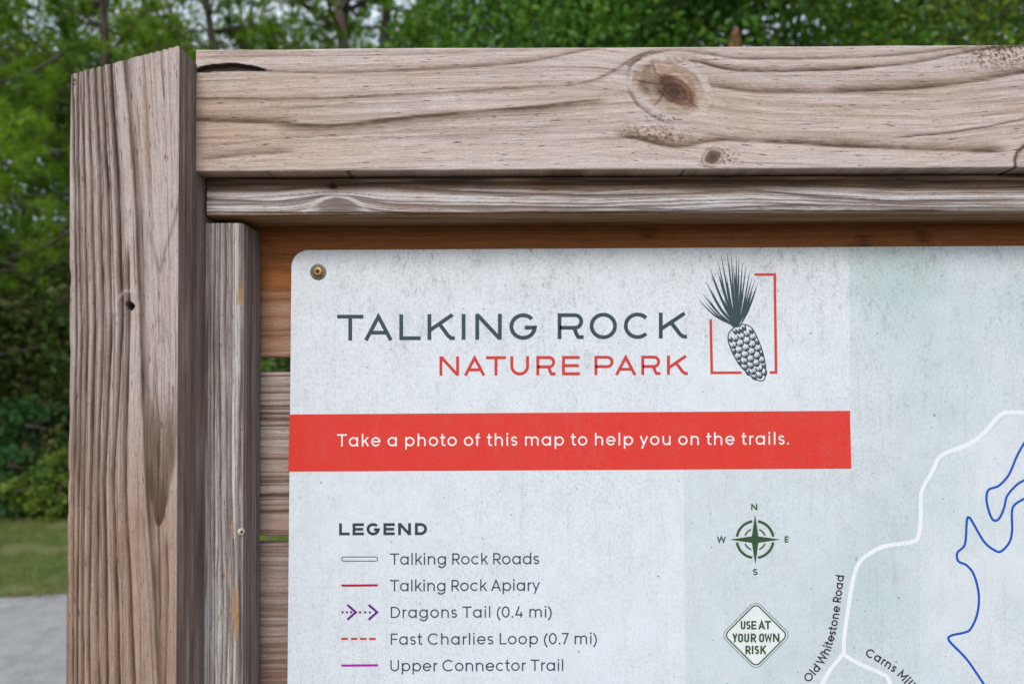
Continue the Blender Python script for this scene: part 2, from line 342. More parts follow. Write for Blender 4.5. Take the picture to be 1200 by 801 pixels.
def post_field_for(mirror):
    pf = linefn(8, 40, 75, 215, .8, 2.4, .1, .45)
    sf = linefn(9, 60, -.16, .16, .0006, .002, .15, .5)
    def f(X, Y, Z, s, t, na, nb):
        P, Q = topx(X if not mirror else X-mirror, Y*0+YP, Z)          # P across, Q down the post
        front = sst(.2, .7, -nb)
        tone, hh, core = bands(Q, P, PB); tone = tone*1.25
        ww = 3*fbm(Q/220, P/60, 2)+ .3*vn(Q/40, P/8, 4)
        G = P-np.interp(Q, [50, 215, 380, 560, 700], [-10, 0, 5, 0, 4])*sst(84, 120, P)*(1-.6*sst(175, 205, P))
        tone = np.maximum(tone, pf(G+ww)*(.6+.8*(1-sst(130, 160, P))))
        # cathedral figure: dark tongue and nested loops
        wq = 19*np.sqrt(np.clip((616-Q)/100, 0, 1.3)); ins = 1-sst(.72, 1.12, np.abs(P-188+.04*(Q-560))/np.maximum(wq, .3)+.3*vn(P/3, Q/30, 15))
        ins = ins*sst(430, 560, Q)*(Q < 616); tone = tone*(1-.5*ins)+ins*(.74+.35*sst(560, 612, Q)+.8*vn(P/1.6, Q/50, 12)+.4*vn(P/5, Q/22, 13))
        for cx, cy, rx, ry, st in ((190, 448, 8, 52, .55), (189, 452, 14, 78, .45), (188, 470, 5, 40, .3)):
            r, th = ell(P, Q, cx, cy, rx, ry, -2); tone = np.maximum(tone, st*np.exp(-((r-1)/(.10 if rx > 6 else .3))**2)*(.4+.6*(Q > cy)))
        V = 318-np.abs(P-187)*3.6; tone = np.maximum(tone, .35*np.exp(-((Q-V)/10)**2)*(Q > 215)*sst(168, 176, P))
        dark = np.zeros_like(P)
        def vcrack(pts, wd, st):
            c = np.interp(Q, [a for a, _ in pts], [b for _, b in pts])+.7*vn(Q/12, 0*Q, 14)
            return st*sst(pts[0][0]-3, pts[0][0]+18, Q)*(1-sst(pts[-1][0]-30, pts[-1][0], Q))*np.exp(-((P-c)/wd)**2)
        for pts, wd, st in (([(52, 188.5), (75, 189), (132, 194)], .7, .75), ([(90, 94), (130, 96), (190, 100)], .8, .8), ([(92, 111), (150, 115), (200, 118)], .5, .5), ([(90, 131), (130, 131), (220, 137)], .5, .5),
                            ([(300, 183), (330, 185), (420, 187)], .6, .55), ([(420, 183), (500, 186), (560, 187)], .7, .6), ([(600, 185.5), (690, 187), (745, 188)], .9, .85),
                            ([(600, 167), (700, 175), (900, 185)], .7, .5), ([(380, 101), (430, 101), (480, 101)], 1.2, .6), ([(300, 144), (420, 144), (560, 146)], .8, .6)):
            dark = np.maximum(dark, vcrack(pts, wd*1.15, st))
        dark = np.maximum(dark, .55*core*(1-.35*sst(150, 165, P)))
        # nail hole with its crescent
        hr, hth = ell(P, Q, 152, 359, 5.5, 5, 20); hole = 1-sst(.7, 1.1, hr+.25*vn(P/1.5, Q/1.5, 31)); dark = np.maximum(dark, hole)
        ar, ath = ell(P, Q, 150, 362, 13, 21, 0); arch = np.exp(-((ar-1)/.13)**2)*(Q < 368)*(P > 128); tone = tone*(1-.7*arch); 
        inside = (1-sst(.8, 1., ar)); tone += .12*inside*vn(P/2, Q/2, 36)
        for cx, cy in ((87, 94), (86.5, 99)): dark = np.maximum(dark, 1-sst(1.0, 2., np.hypot(P-cx, Q-cy)))
        dark = np.maximum(dark, .6*np.exp(-(((P-193)/20)**2))*np.clip(vn(P/1.3, Q/1.3, 41)*3-.9, 0, 1)*0)
        low = sst(360, 640, Q)
        brown = -.08+.72*low+.25*fbm(Q/200, G/12, 18)+.10*sst(120, 170, P)*np.exp(-((Q-160)/100)**2)
        brown += .5*np.exp(-((P-172)/3)**2)*np.exp(-((Q-140)/70)**2)*front
        # the two side faces: plain close grain, tone deepened to hold their shade
        st_ = sf(t+.004*fbm(s*2, t*6, 44)); tone = tone*front+(1-front)*(.50+.55*st_+.35*fbm(Q/130, t*80, 46)); brown = brown*front+(1-front)*(.12+.3*fbm(Q/60, t*60, 45))
        dark = dark*front
        hgt = (hh*1.0+.35*vn(Q/140, P/14, 51)+.5*vn(Q/60, G/1.3, 52)+1.6*fbm(Q/260, P/90, 53)-1.3*dark-9*hole+1.1*arch*1.0)*mp*front
        edge = np.exp(-((P-82)/4)**2); hgt -= edge*np.clip(vn(Q/18, 0*Q, 55), 0, 1)*.003
        return dict(tone=tone, brown=np.clip(brown, 0, 1), dark=np.clip(dark, 0, 1), h=hgt, g=np.where(front > .5, G*mp, t), fs=s, seed=3.)
    return f
px0 = float(at(80.5, 400, YP)[0]); px1 = float(at(208.5, 400, YP)[0]); PW = px1-px0
tx = [float(at(a, b, YP)[0]) for a, b in ((81, 88), (120, 77.5), (165, 66), (211, 54))]
tz = [float(at(a, b, YP)[1]) for a, b in ((81, 88), (120, 77.5), (165, 66), (211, 54))]
PTOP = max(tz)
post_top = lambda X: np.interp(X, tx, tz)+.0006*np.sin(X*900)
ssz = np.concatenate([np.arange(-.10, 1.10, .012), np.arange(1.10, PTOP, .0017), [PTOP]])+.10
board('post', frame, WP, 'z', px0, -.10, YP, PTOP+.10, PW, .134, .0016, post_field_for(0), ssz, .00105, .0016, top=post_top, sides=('hi',))
DX = XR-px0+.003
ssr = np.arange(0, PTOP+.1, .012)
board('post', frame, WP, 'z', px0+DX, -.10, YP, PTOP+.10, PW, .134, .0016, post_field_for(DX), ssr, .0022, .004, top=lambda X: PTOP-.04+.25*(X*0)-.3*(X-(px0+DX)))

# --- top trim ------------------------------------------------
TB = [([(240, 216), (400, 215), (700, 213), (1000, 211), (1300, 213)], 9, 1.3, .3, -1),
      ([(240, 205), (400, 205), (700, 202), (1300, 203)], 7, 1.1, .2, 1),
      ([(240, 222), (330, 222), (390, 214), (430, 218), (560, 225), (700, 229), (800, 227), (880, 222), (960, 230), (1050, 236), (1200, 234), (1300, 236)], 4.5, .8, .6, -1),
      ([(240, 233), (300, 235), (345, 238), (365, 231), (400, 229), (460, 240), (560, 243), (700, 243), (800, 246), (900, 241), (980, 240), (1100, 243), (1300, 242)], 5, .75, .7, -1),
      ([(520, 227), (600, 231), (760, 221), (900, 218), (1300, 220)], 4, .5, .3, 1),
      ([(240, 249), (500, 250), (700, 249), (900, 247), (1300, 248)], 2, .8, .4, 1)]
tf = linefn(21, 40, 195, 300, .6, 2.2, .15, .6)
mt = .793/F
def ttrim_field(X, Y, Z, s, t, na, nb):
    P, Q = topx(X, Y*0+YT, Z); Q = np.where(nb > -.35, Q + np.where(na < 0, 1, -1)*(Y-YT)/mt, Q)
    tone, hh, core = bands(P, Q, TB)
    k = np.exp(-((P-392)/38)**2); G = Q+k*9*sst(214, 234, Q)-np.interp(P, [240, 420, 700, 880, 1050], [0, 0, 4, -3, 4])
    tone = np.maximum(tone, tf(G+2*fbm(P/70, Q/12, 5)))
    dark0 = .35*core
    arch = 229+((P-395)/34)**2*16; tone = tone*(1-.8*np.exp(-((Q-arch)/2.5)**2)*(Q < 250)); tone = np.maximum(tone, .55*(Q > arch+3)*(Q < 248)*np.exp(-((P-395)/26)**4))
    dark = np.zeros_like(P)
    r, th = ell(P, Q, 390, 218, 7, 5, 0); dark = np.maximum(dark, 1-sst(.5, 1.2, r+.5*vn(P/2, Q/2, 7)))
    dark = np.maximum(dark, .55*np.exp(-((P-395)/12)**2)*np.exp(-((Q-207)/8)**2))
    top_band = 1-sst(214, 228, Q+5*fbm(P/60, Q/9, 9)); dark = np.maximum(dark, top_band*(.62+.8*vn(P/50, Q/1.3, 17)))  # dark brown band along the upper edge of the trim
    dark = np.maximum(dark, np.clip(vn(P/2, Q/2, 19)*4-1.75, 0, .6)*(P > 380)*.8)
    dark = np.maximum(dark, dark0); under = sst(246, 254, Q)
    brown = .08+.2*fbm(P/140, Q/6, 10)+.8*under+.6*top_band
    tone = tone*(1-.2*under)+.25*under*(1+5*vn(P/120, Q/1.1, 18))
    h = (hh*1.0+.5*vn(P/60, G/2.2, 11)+1.2*fbm(P/200, Q/30, 12)-2*dark*(1-top_band))*mt
    return dict(tone=tone, brown=np.clip(brown, 0, 1), dark=np.clip(dark, 0, 1), h=h, g=-G*mt, seed=5.)
tx0, _ = px2(YT)(242.5, 230); _, ttz = px2(YT)(600, 205.5); _, tbz = px2(YT)(600, 250.0)
ttz = min(ttz, zb-.0012)
ss = np.concatenate([np.arange(0, .97, .0018), np.arange(.97, XR-tx0, .012)])
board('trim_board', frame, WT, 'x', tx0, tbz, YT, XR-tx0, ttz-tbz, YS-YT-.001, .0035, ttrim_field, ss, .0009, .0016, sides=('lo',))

# --- left trim ------------------------------------------------
LB = [([(250, 247), (400, 247), (560, 247), (900, 248)], 3, .7, .8, 1), ([(250, 253), (400, 252), (560, 251), (900, 252)], 3, .75, .9, 1), ([(250, 258), (400, 257), (600, 259), (700, 262), (900, 258)], 3.5, .8, 1., 1),
      ([(250, 264), (400, 265), (560, 266), (700, 268), (900, 262)], 4, .75, .9, 1), ([(250, 272), (400, 272), (560, 270), (660, 275), (900, 270)], 4, .6, .8, 1), ([(250, 284), (400, 284), (560, 280), (900, 281)], 4, .85, .8, 1),
      ([(250, 292), (900, 291)], 3, .6, .4, 1)]
lf = linefn(31, 50, 235, 345, .5, 1.8, .15, .6)
ml = .797/F
def ltrim_field_for(mirror):
    def f(X, Y, Z, s, t, na, nb):
        P, Q = topx(X-mirror, Y*0+YL, Z); P = np.where(nb > -.35, P + np.where(na > 0, 1, -1)*(Y-YL)/ml, P)
        tone, hh, core = bands(Q, P, LB)
        G = P+2.5*fbm(Q/150, P/30, 3)+6*sst(560, 700, Q)*np.sin(P/9)*.3; tone = np.maximum(tone, lf(G))
        side = sst(286, 290, P); tone = tone+.45*side  # inner side face: its shade is put into the tone
        dark = np.maximum(np.clip(vn(P/1.6, Q/9, 19)*4-1.5, 0, .75), .30*core)*(1-side)
        brown = -.15+.3*fbm(Q/120, P/6, 20)
        for cx, cy, rx, ry, st in ((281, 345, 2.6, 14, 1.), (276, 715, 4, 36, 1.), (273, 618, 2.2, 14, .7), (267, 672, 2., 12, .6), (291, 310, 2.5, 7, .8), (280, 505, 2.5, 16, .4)):
            r = np.hypot((P-cx)/rx, (Q-cy)/ry)+.35*vn(P/1.5, Q/6, 23); mk = st*(1-sst(.7, 1.15, r)); brown = np.maximum(brown, mk); tone = tone*(1-.7*mk)
        dark = np.maximum(dark, 1-sst(.6, 1.4, np.hypot((P-291.5), (Q-311)/1.5)))
        dark = np.maximum(dark, .7*np.exp(-((P-279-.02*(Q-600))/.8)**2)*sst(650, 680, Q)*(1-sst(760, 790, Q)))
        h = (hh*.8+.6*vn(Q/70, P/3, 21)+.9*fbm(Q/200, P/40, 22)-dark*1.2)*ml
        return dict(tone=tone, brown=np.clip(brown, 0, 1), dark=np.clip(dark, 0, 1), h=h, g=G*ml, seed=7.)
    return f
lx0, lz1 = px2(YL)(240, 261.5); lx1, _ = px2(YL)(283.5, 450); lx0b, _ = px2(YL)(236, 600); lx0 = (lx0+lx0b)/2
ssl = np.concatenate([np.arange(0, .28, .02), np.arange(.28, lz1-.82+.0005, .0018)])
board('trim_board', frame, WT, 'z', lx0, .82, YL, lz1-.82, lx1-lx0, YS-YL-.001, .0055, ltrim_field_for(0), ssl, .0008, .0012, sides=('hi',))
DL = (px0+DX)-lx1-.004
board('trim_board', frame, WT, 'z', lx0+(px0+DX-.003-lx1), .82, YL, lz1-.82, lx1-lx0, YS-YL-.001, .0055, ltrim_field_for(px0+DX-.003-lx1), np.arange(0, lz1-.82, .012), .0015, .003)
board('trim_board', frame, WT, 'x', lx1+.001, .82, YT, px0+DX-.008-lx0-(lx1-lx0)*2, .040, YS-YT-.001, .0035, lambda X, Y, Z, s, t, na, nb: dict(tone=.2+lf(250+t*1000+2*fbm(s*4, t*40, 3)), brown=0*s+.1, dark=0*s, h=.0004*vn(s*8, t*500, 1), g=t, seed=9.), np.arange(0, 1.6, .02)[np.arange(0, 1.6, .02) < px0+DX-.008-lx0-(lx1-lx0)*2], .0015, .004)

# --- slat boards behind the sign ------------------------------
def slat_field(seed, brown0, tone0, px_edges, contrast=1., orange=False):
    n = 62; fn = linefn(seed, n, -.05, .30, .0012, .0034, .3, 1.)
    def f(X, Y, Z, s, t, na, nb):
        g = t+.010*fbm(s*1.6, t*4, seed)+.0020*vn(s*16, t*60, seed+3)
        tn = fn(g)*contrast
        P, Q = topx(X, Y*0+YS, Z)
        dark = np.clip(vn(P/3.2, Q/1.6, seed+9)*4-1.72, 0, .8)*(.6 if orange else .2)
        if orange:
            for cx, cy in ((757, 273), (1082, 277), (1010, 282)):
                r, th = ell(P, Q, cx, cy, 8, 6, 0); tn = np.maximum(tn, .8*np.exp(-((r-.9)/.3)**2)); dark = np.maximum(dark, .5*(1-sst(.3, .8, r)))
            br = 1.1-.62*sst(315, 360, Q+6*fbm(P/30, Q/8, 6))
        else: br = brown0+.25*fbm(s*7, t*90, seed+2)+.3*np.exp(-((Q-px_edges)/25)**2)
        h = .0007*fbm(s*3, t*30, seed)-.0007*tn+.0002*vn(s*20, t*900, seed)
        return dict(tone=tone0+tn*1.0, brown=np.clip(br, 0, 1), dark=dark, h=h, g=g, seed=float(seed))
    return f
sx0 = px1+.004; SL = px0+DX-.004-sx0
sst_ = np.concatenate([np.arange(0, .20, .003), np.arange(.20, SL, .015), [SL]])
z_at = lambda y: float(at(318, y, YS)[1])
spec = [(z_at(418.5), z_at(418.5)+.19, 101, WB, True, 0), (z_at(627.5), z_at(435.5), 102, WS, False, 615), (z_at(637)-.195, z_at(637), 103, WS, False, 790), (z_at(637)-.205-.195, z_at(637)-.205, 104, WS, False, 2000)]
for z0_, z1_, sd, mt_, org, pe in spec:
    board('slat_board', frame, mt_, 'x', sx0, z0_, YS, SL, z1_-z0_, .022, .003, slat_field(sd, .12, {101: .05, 102: .02}.get(sd, .22), pe, {101: .42, 102: .95}.get(sd, .4), org), sst_, .0011, .006)

# --- screws ----------------------------------------------------
mbr, t_, b_ = newmat('brass_screw'); g_ = NG(t_); tc = g_.n('ShaderNodeTexCoord').outputs['Object']
g_.inp(b_.inputs['Base Color'], g_.mix(g_.noise(tc, (1, 1, 1), 500, 3), (.55, .33, .10), (.25, .16, .07))); b_.inputs['Metallic'].default_value = .75; b_.inputs['Roughness'].default_value = .45
mwa, t_, b_ = newmat('grey_washer'); b_.inputs['Base Color'].default_value = (.16, .15, .14, 1); b_.inputs['Metallic'].default_value = .5; b_.inputs['Roughness'].default_value = .55
mdk, t_, b_ = newmat('dark_recess'); b_.inputs['Base Color'].default_value = (.03, .018, .01, 1); b_.inputs['Roughness'].default_value = .8
def lathe(name, c, prof, mat, parent, axis=(0, -1, 0), n=32, lobes=0):
    """prof: (radius, height out of the surface)"""
    ax = Vector(axis); q = ax.to_track_quat('Z', 'Y').to_matrix(); V = []; Fc = []
    for r, h in prof:
        for i in range(n):
            a = 2*math.pi*i/n; rr = r*(1+(.22*math.cos(6*a) if lobes else 0)); V.append(Vector(c)+q @ Vector((rr*math.cos(a), rr*math.sin(a), h)))
    for k in range(len(prof)-1):
        for i in range(n): Fc.append([k*n+i, k*n+(i+1) % n, (k+1)*n+(i+1) % n, (k+1)*n+i])
    Fc.append([(len(prof)-1)*n+i for i in range(n)])
    me = mesh(name, [tuple(v) for v in V], Fc, True); return link(name, me, parent, mat)
def screw(parent, c, R, axis=(0, -1, 0), mat=None):
    o = lathe('screw', c, [(R, 0), (R, R*.12), (R*.9, R*.3), (R*.62, R*.40), (R*.46, R*.42), (R*.40, R*.41)], mat or mbr, parent, axis)
    d = Vector(c)+Vector(axis)*R*.44
    lathe('recess', tuple(d), [(R*.36, 0), (R*.34, R*.012), (.001*R, R*.013)], mdk, o, axis, 36, 1)
    return o
mst, t_, b_ = newmat('pale_screw'); b_.inputs['Base Color'].default_value = (.62, .56, .44, 1); b_.inputs['Metallic'].default_value = .3; b_.inputs['Roughness'].default_value = .5
xs, zs = at(302.5, 614, -.02); screw(frame, (float(lx1)-.0012, YL+.0012, float(zs)), .0044, (.78, -.62, 0), mst)

# ------------------------------------------------------------------ the map sign
sign = empty('map_sign', (.3, YN, 1.5))
tag(sign, 'white Talking Rock Nature Park trail map panel with red banner and legend', 'sign')
def dirt(name, base, wear=1., tint=None, rough=.42):
    m, t, b = newmat(name); g = NG(t); tc = g.n('ShaderNodeTexCoord').outputs['Object']
    sp = g.noise(tc, (1, 1, .7), 330, 4, .8); st = g.noise(tc, (120, 1, 9), 1, 5, .75); bl = g.noise(tc, (1, 1, 1), 6, 5, .65)
    sx = g.n('ShaderNodeSeparateXYZ'); g.inp(sx.inputs[0], tc); top = g.rng(sx.outputs[2], 1.50, 1.70, .0, 1.0)
    big = g.noise(tc, (1, 1, .5), 130, 4, .75); mot = g.noise(tc, (1, 1, .8), 34, 5, .7)
    d = g.math('MULTIPLY', g.rng(sp, .46, .68), g.math('ADD', .42, g.math('MULTIPLY', top, .22)))
    d = g.math('ADD', d, g.math('MULTIPLY', g.rng(big, .53, .70), g.math('ADD', .14, g.math('MULTIPLY', top, .42))))
    d = g.math('ADD', d, g.math('MULTIPLY', g.rng(st, .52, .80), .30))
    d = g.math('MULTIPLY', d, g.rng(bl, .32, .66, .55, 1.5))
    d = g.math('ADD', d, g.math('MULTIPLY', g.rng(mot, .40, .75), .22))
    d = g.math('MULTIPLY', d, wear, clamp=True)
    c = base if not tint else g.mix(g.rng(g.noise(tc, (1, 1, 1), 5.2, 3, .55), .48, .72), base, tint)
    c = g.mix(d, c, (.30, .325, .33))
    sp2 = g.noise(tc, (1, 1, .8), 230, 1, .5); c = g.mix(g.rng(sp2, .765, .80, 0, .7), c, (.11, .11, .10))
    g.inp(b.inputs['Base Color'], c); b.inputs['Specular IOR Level'].default_value = .3
    g.inp(b.inputs['Roughness'], g.rng(d, 0, .6, rough, .75))
    g.inp(b.inputs['Normal'], g.bump(g.noise(tc, (1, 1, 1), 900, 2), .12, .0003))
    return m
MW = dirt('panel_white', (.74, .795, .85), .75)
MT = dirt('title_white', (.755, .80, .85), .72)
MM = dirt('map_tint', (.66, .73, .77), .75, (.53, .65, .66))
MM2 = dirt('map_tint_pale', (.71, .76, .81), .65, (.58, .69, .72))
MRED = dirt('banner_red', (.71, .036, .021), .22, None, .38)
MPINK = dirt('banner_lettering', (.92, .84, .84), .12)
MGRN = dirt('heading_dark_green', (.030, .062, .072), .08)
MRT = dirt('heading_red', (.60, .045, .035), .08)
MTXT = dirt('legend_slate', (.045, .062, .085), .08)
MLEG = dirt('legend_black', (.035, .055, .055), .08)
MCRI = dirt('line_crimson', (.40, .01, .04), .08); MPUR = dirt('line_purple', (.15, .012, .25), .08); MMAG = dirt('line_magenta', (.35, .02, .36), .08)
MFIR = dirt('line_brick', (.55, .05, .03), .08); MBLU = dirt('trail_blue', (.006, .085, .46), .08); MROAD = dirt('road_white', (.84, .87, .90), .25)
MCOM = dirt('compass_green', (.035, .085, .035), .08); MMAR = dirt('road_name_plum', (.035, .022, .045), .08); MDIA = dirt('diamond_white', (.80, .84, .84), .5)
MGH = dirt('faded_print', (.745, .795, .85), .62)

def pl(px, py, lift):
    """photo pixels on the sign -> world points; lift in millimetres off the face"""
    X, Z = at(px, py, YN); k = lift/1000
    return np.stack([X, np.full_like(X, YN-k), Z], -1)
def poly(name, pts, lift, mat, parent):
    p = pl([a for a, _ in pts], [b for _, b in pts], lift)[::-1]
    return link(name, mesh(name, p, [range(len(p))]), parent, mat)
class Strokes:
    """flat print in pixel space; each stroke a ribbon, lifted a hair above the one before"""
    def __init__(s): s.v = []; s.f = []; s.k = 0
    def ribbon(s, pts, wd, closed=False, step=0.02):
        p = np.array(pts, float); keep = [0]+[i for i in range(1, len(p)) if np.hypot(*(p[i]-p[i-1])) > 1e-4]; p = p[keep]
        n = len(p); d = np.diff(p, axis=0); d /= np.linalg.norm(d, axis=1)[:, None]; nr = np.stack([-d[:, 1], d[:, 0]], 1)
        b = len(s.v); w_ = wd if np.ndim(wd) else np.full(n, wd)
        for i in range(n):
            if closed: n0, n1 = nr[(i-1) % (n-1)], nr[i % (n-1)]
            else: n0, n1 = nr[max(i-1, 0)], nr[min(i, n-2)]
            m = n0+n1; L = np.linalg.norm(m); m = m/L if L > 1e-6 else n0; c = max(.35, float(m @ n1)); m = m/c*w_[i]/2
            s.v += [(*(p[i]+m), s.k), (*(p[i]-m), s.k)]
        s.f += [[b+2*i, b+2*i+1, b+2*i+3, b+2*i+2] for i in range(n-1)]; s.k += step
    def fill(s, pts, step=.02):
        b = len(s.v); s.v += [(a, c, s.k) for a, c in pts]; s.f.append(list(range(b, b+len(pts)))); s.k += step
    def dot(s, x, y, r, n=18): s.fill([(x+r*math.cos(2*math.pi*i/n), y+r*math.sin(2*math.pi*i/n)) for i in range(n)])
    def build(s, name, mat, parent, lift=.30, label=None):
        v = np.array(s.v); kk = v[:, 2] % .30
        X, Z = at(v[:, 0], v[:, 1], YN); V = np.stack([X, YN-(lift+kk)/1000, Z], -1)
        o = link(name, mesh(name, V, s.f), parent, mat)
        if label: o['label'] = label
        return o

# ---- lettering: monoline glyphs (cap height 1); each returns (width, left pad, right pad, strokes, dots)
def arc(cx, cy, rx, ry, a0, a1, n=None):
    n = n or max(6, int(abs(a1-a0)/9))
    return [(cx+rx*math.cos(math.radians(a0+(a1-a0)*i/n)), cy+ry*math.sin(math.radians(a0+(a1-a0)*i/n))) for i in range(n+1)]
def glyph(ch, w, style='p', xs=1.0):
    c = w/2; X = .755; A = 1.03; D = -.27; st, rd, dg = .11, .06, .02
    S_, Dt = [], []; L = R = st
    if ch == ' ': return (.30, 0, 0, [], [])
    def stem(x, y0=0, y1=1): S_.append([(x, y0), (x, y1)])
    if ch == 'T': W = .80; S_ += [[(0, 1-c), (W, 1-c)], [(W/2, 0), (W/2, 1-c)]]; L = R = dg
    elif ch == 'A': W = .98*(1.05 if style == 'w' else .9); q = c*1.05; S_ += [[(q*.9, 0), (W/2, 1-c*1.1), (W-q*.9, 0)], [(W*.2, .30), (W*.8, .30)]]; L = R = dg
    elif ch == 'L': W = .60 if style != 'w' else .84; S_.append([(c, 1), (c, c), (W, c)]); R = dg
    elif ch == 'E': W = .64 if style != 'w' else .90; S_ += [[(W, 1-c), (c, 1-c), (c, c), (W, c)], [(c, .5), (W*.94, .5)]]; R = rd
    elif ch == 'F': W = .60; S_ += [[(W, 1-c), (c, 1-c), (c, 0)], [(c, .49), (W*.94, .49)]]; R = dg
    elif ch == 'I': W = w; stem(c)
    elif ch == 'N': W = .80 if style != 'w' else 1.02; S_ += [[(c, 0), (c, 1)], [(c, 1-c*.4), (W-c, c*.4)], [(W-c, 0), (W-c, 1)]]
    elif ch == 'H': W = .78; stem(c); stem(W-c); S_.append([(c, .5), (W-c, .5)])
    elif ch == 'K':
        W = .76 if style != 'w' else 1.06; S_.append([(c, 0), (c, 1)])
        if style == 'w': S_ += [[(c, .36), (W-c*1.2, 1-c*.3)], [(W*.43, .62)]+[(W*.43+(W*.40)*u, .62-.57*u**1.05) for u in (.3, .6, .8)]+[(W*.86, .075), (W*.93, c*.95), (W, c*1.1)]]
        else: S_ += [[(c, .36), (W-c, 1)], [(W*.38, .60), (W-c*.9, 0)]]
        R = dg
    elif ch in 'RP':
        W = (.68 if ch == 'R' else .66) if style != 'w' else (1.02 if ch == 'R' else .98); m = .44; ry = (1-c-m)/2; xx = W-c-ry if style != 'w' else W-c-ry*1.0
        xr = W-c if ch == 'P' else W-c*1.3; xx = xr-ry
        S_.append([(c, 0), (c, 1-c), (xx, 1-c)]+arc(xx, (1-c+m)/2, ry, ry, 90, -90)[1:]+[(c, m)])
        if ch == 'R':
            if style == 'w': S_.append([(W*.58, m), (W*.66, m-.06), (W*.72, .20), (W*.79, .08), (W*.87, c), (W, c*1.05)])
            else: S_.append([(W*.45, m), (W-c*.8, 0)])
        R = rd if ch == 'P' else dg
    elif ch in 'OQ': W = 1.04 if style != 'n' else .62; S_.append(arc(W/2, .5, W/2-c, .5-c+.012, 0, 360, 44)) if style != 'n' else S_.append(rr(c, c, W-c, 1-c, .26)); L = R = rd
    elif ch == 'C': W = .98 if style != 'w' else 1.03; S_.append(arc(.52, .5, .52-c, .5-c+.012, 44, 316, 36)); L = rd; R = rd*.7
    elif ch == 'G': W = 1.0 if style != 'w' else 1.07; cx = .52; S_.append(arc(cx, .5, .52-c, .5-c+.012, 42, 352, 38)+[(cx+.52-c, .46), (cx+.06, .46)]); L = rd; R = rd
    elif ch == 'D': W = .82 if style != 'w' else .96; ry = .5-c; S_.append([(c, c), (c, 1-c), (W-c-ry, 1-c)]+arc(W-c-ry, .5, ry, ry, 90, -90)[1:]+[(c, c)]); R = rd
    elif ch == 'U': W = .76 if style == 'p' else (.96 if style == 'w' else .60); r = min((W-w)/2, .5); S_.append([(c, 1)]+[(c, r+c)]+arc(W/2, r+c, W/2-c, r, 180, 360)+[(W-c, 1)])
    elif ch == 'S': W = .62 if style != 'n' else .56; a, b = W/2-c, (1-w)/4; S_.append(arc(W/2, 1-c-b, a, b, 25, 270, 20)+arc(W/2, c+b, a, b, 90, -155, 20)[1:]); L = R = rd
    elif ch == 'W': W = 1.30 if style != 'n' else .92; S_.append([(c, 1), (W*.27, c), (W*.5, .96 if style != 'n' else .78), (W*.73, c), (W-c, 1)]); L = R = dg
    elif ch == 'M': W = .95; S_.append([(c, 0), (c, 1-c), (W/2, .30), (W-c, 1-c), (W-c, 0)])
    elif ch == 'Y': W = .66; S_ += [[(c, 1), (W/2, .44), (W-c, 1)], [(W/2, 0), (W/2, .46)]]; L = R = dg
    elif ch == '0': W = .70; S_.append(arc(W/2, .5, W/2-c, .5-c, 0, 360, 36)); L = R = rd
    elif ch == '4': W = .68; S_ += [[(W*.52, 1), (c*1.2, .24), (W, .24)], [(W*.76, 0), (W*.76, .52)]]; L = R = rd
    elif ch == '7': W = .60; S_.append([(0, 1-c), (W-c, 1-c), (W*.30, 0)]); L = R = dg
    elif ch == '(': W = .26; S_.append(arc(.60, .36, .60-c, .70, 122, 238, 12)); L = R = rd
    elif ch == ')': W = .26; S_.append(arc(-.34, .36, .60-c, .70, 58, -58, 12)); L = R = rd
    elif ch == '.': W = w*1.25; Dt.append((W/2, w*.6, w*.68)); L = R = rd
    elif ch in 'oecadgqpb':
        r = X/2; W = X; cc = (r, r); 
        if ch == 'o': S_.append(arc(r, r, r-c, r-c, 0, 360, 36)); L = R = rd
        elif ch == 'e': S_.append([(c*1.2, r), (W-c, r)]+arc(r, r, r-c, r-c, 0, 325, 32)[1:]); L = R = rd
        elif ch == 'c': S_.append(arc(r, r, r-c, r-c, 42, 318, 28)); L = R = rd; W = X*.93
        else:
            S_.append(arc(r, r, r-c, r-c, 0, 360, 36)); L = rd; R = st
            if ch == 'a': stem(W-c, 0, X)
            if ch == 'd': stem(W-c, 0, A)
            if ch == 'q': stem(W-c, D, X)
            if ch == 'g': S_.append([(W-c, X), (W-c, .06)]+arc(r, .06, r-c, r-c-.02, 0, -155, 16)[1:])
            if ch == 'p': stem(c, D, X); L, R = st, rd
            if ch == 'b': stem(c, 0, A); L, R = st, rd
    elif ch in 'nhmur':
        r = .295
        if ch == 'n' or ch == 'h':
            W = .66; stem(c, 0, X if ch == 'n' else A); S_.append([(c, X-.34)]+arc(W/2, X-r-.02, W/2-c, r+.02-c, 180, 0)+[(W-c, 0)])
        elif ch == 'm':
            W = 1.10; stem(c, 0, X); h = (W-w)/4
            for k in range(2): cx = c+h+2*h*k; S_.append([(cx-h, X-.34)]+arc(cx, X-h, h, h-c, 180, 0)+[(cx+h, 0)])
        elif ch == 'u': W = .66; stem(W-c, 0, X); S_.append([(c, X), (c, r+.02)]+arc(W/2, r+.02, W/2-c, r+.02-c, 180, 360))
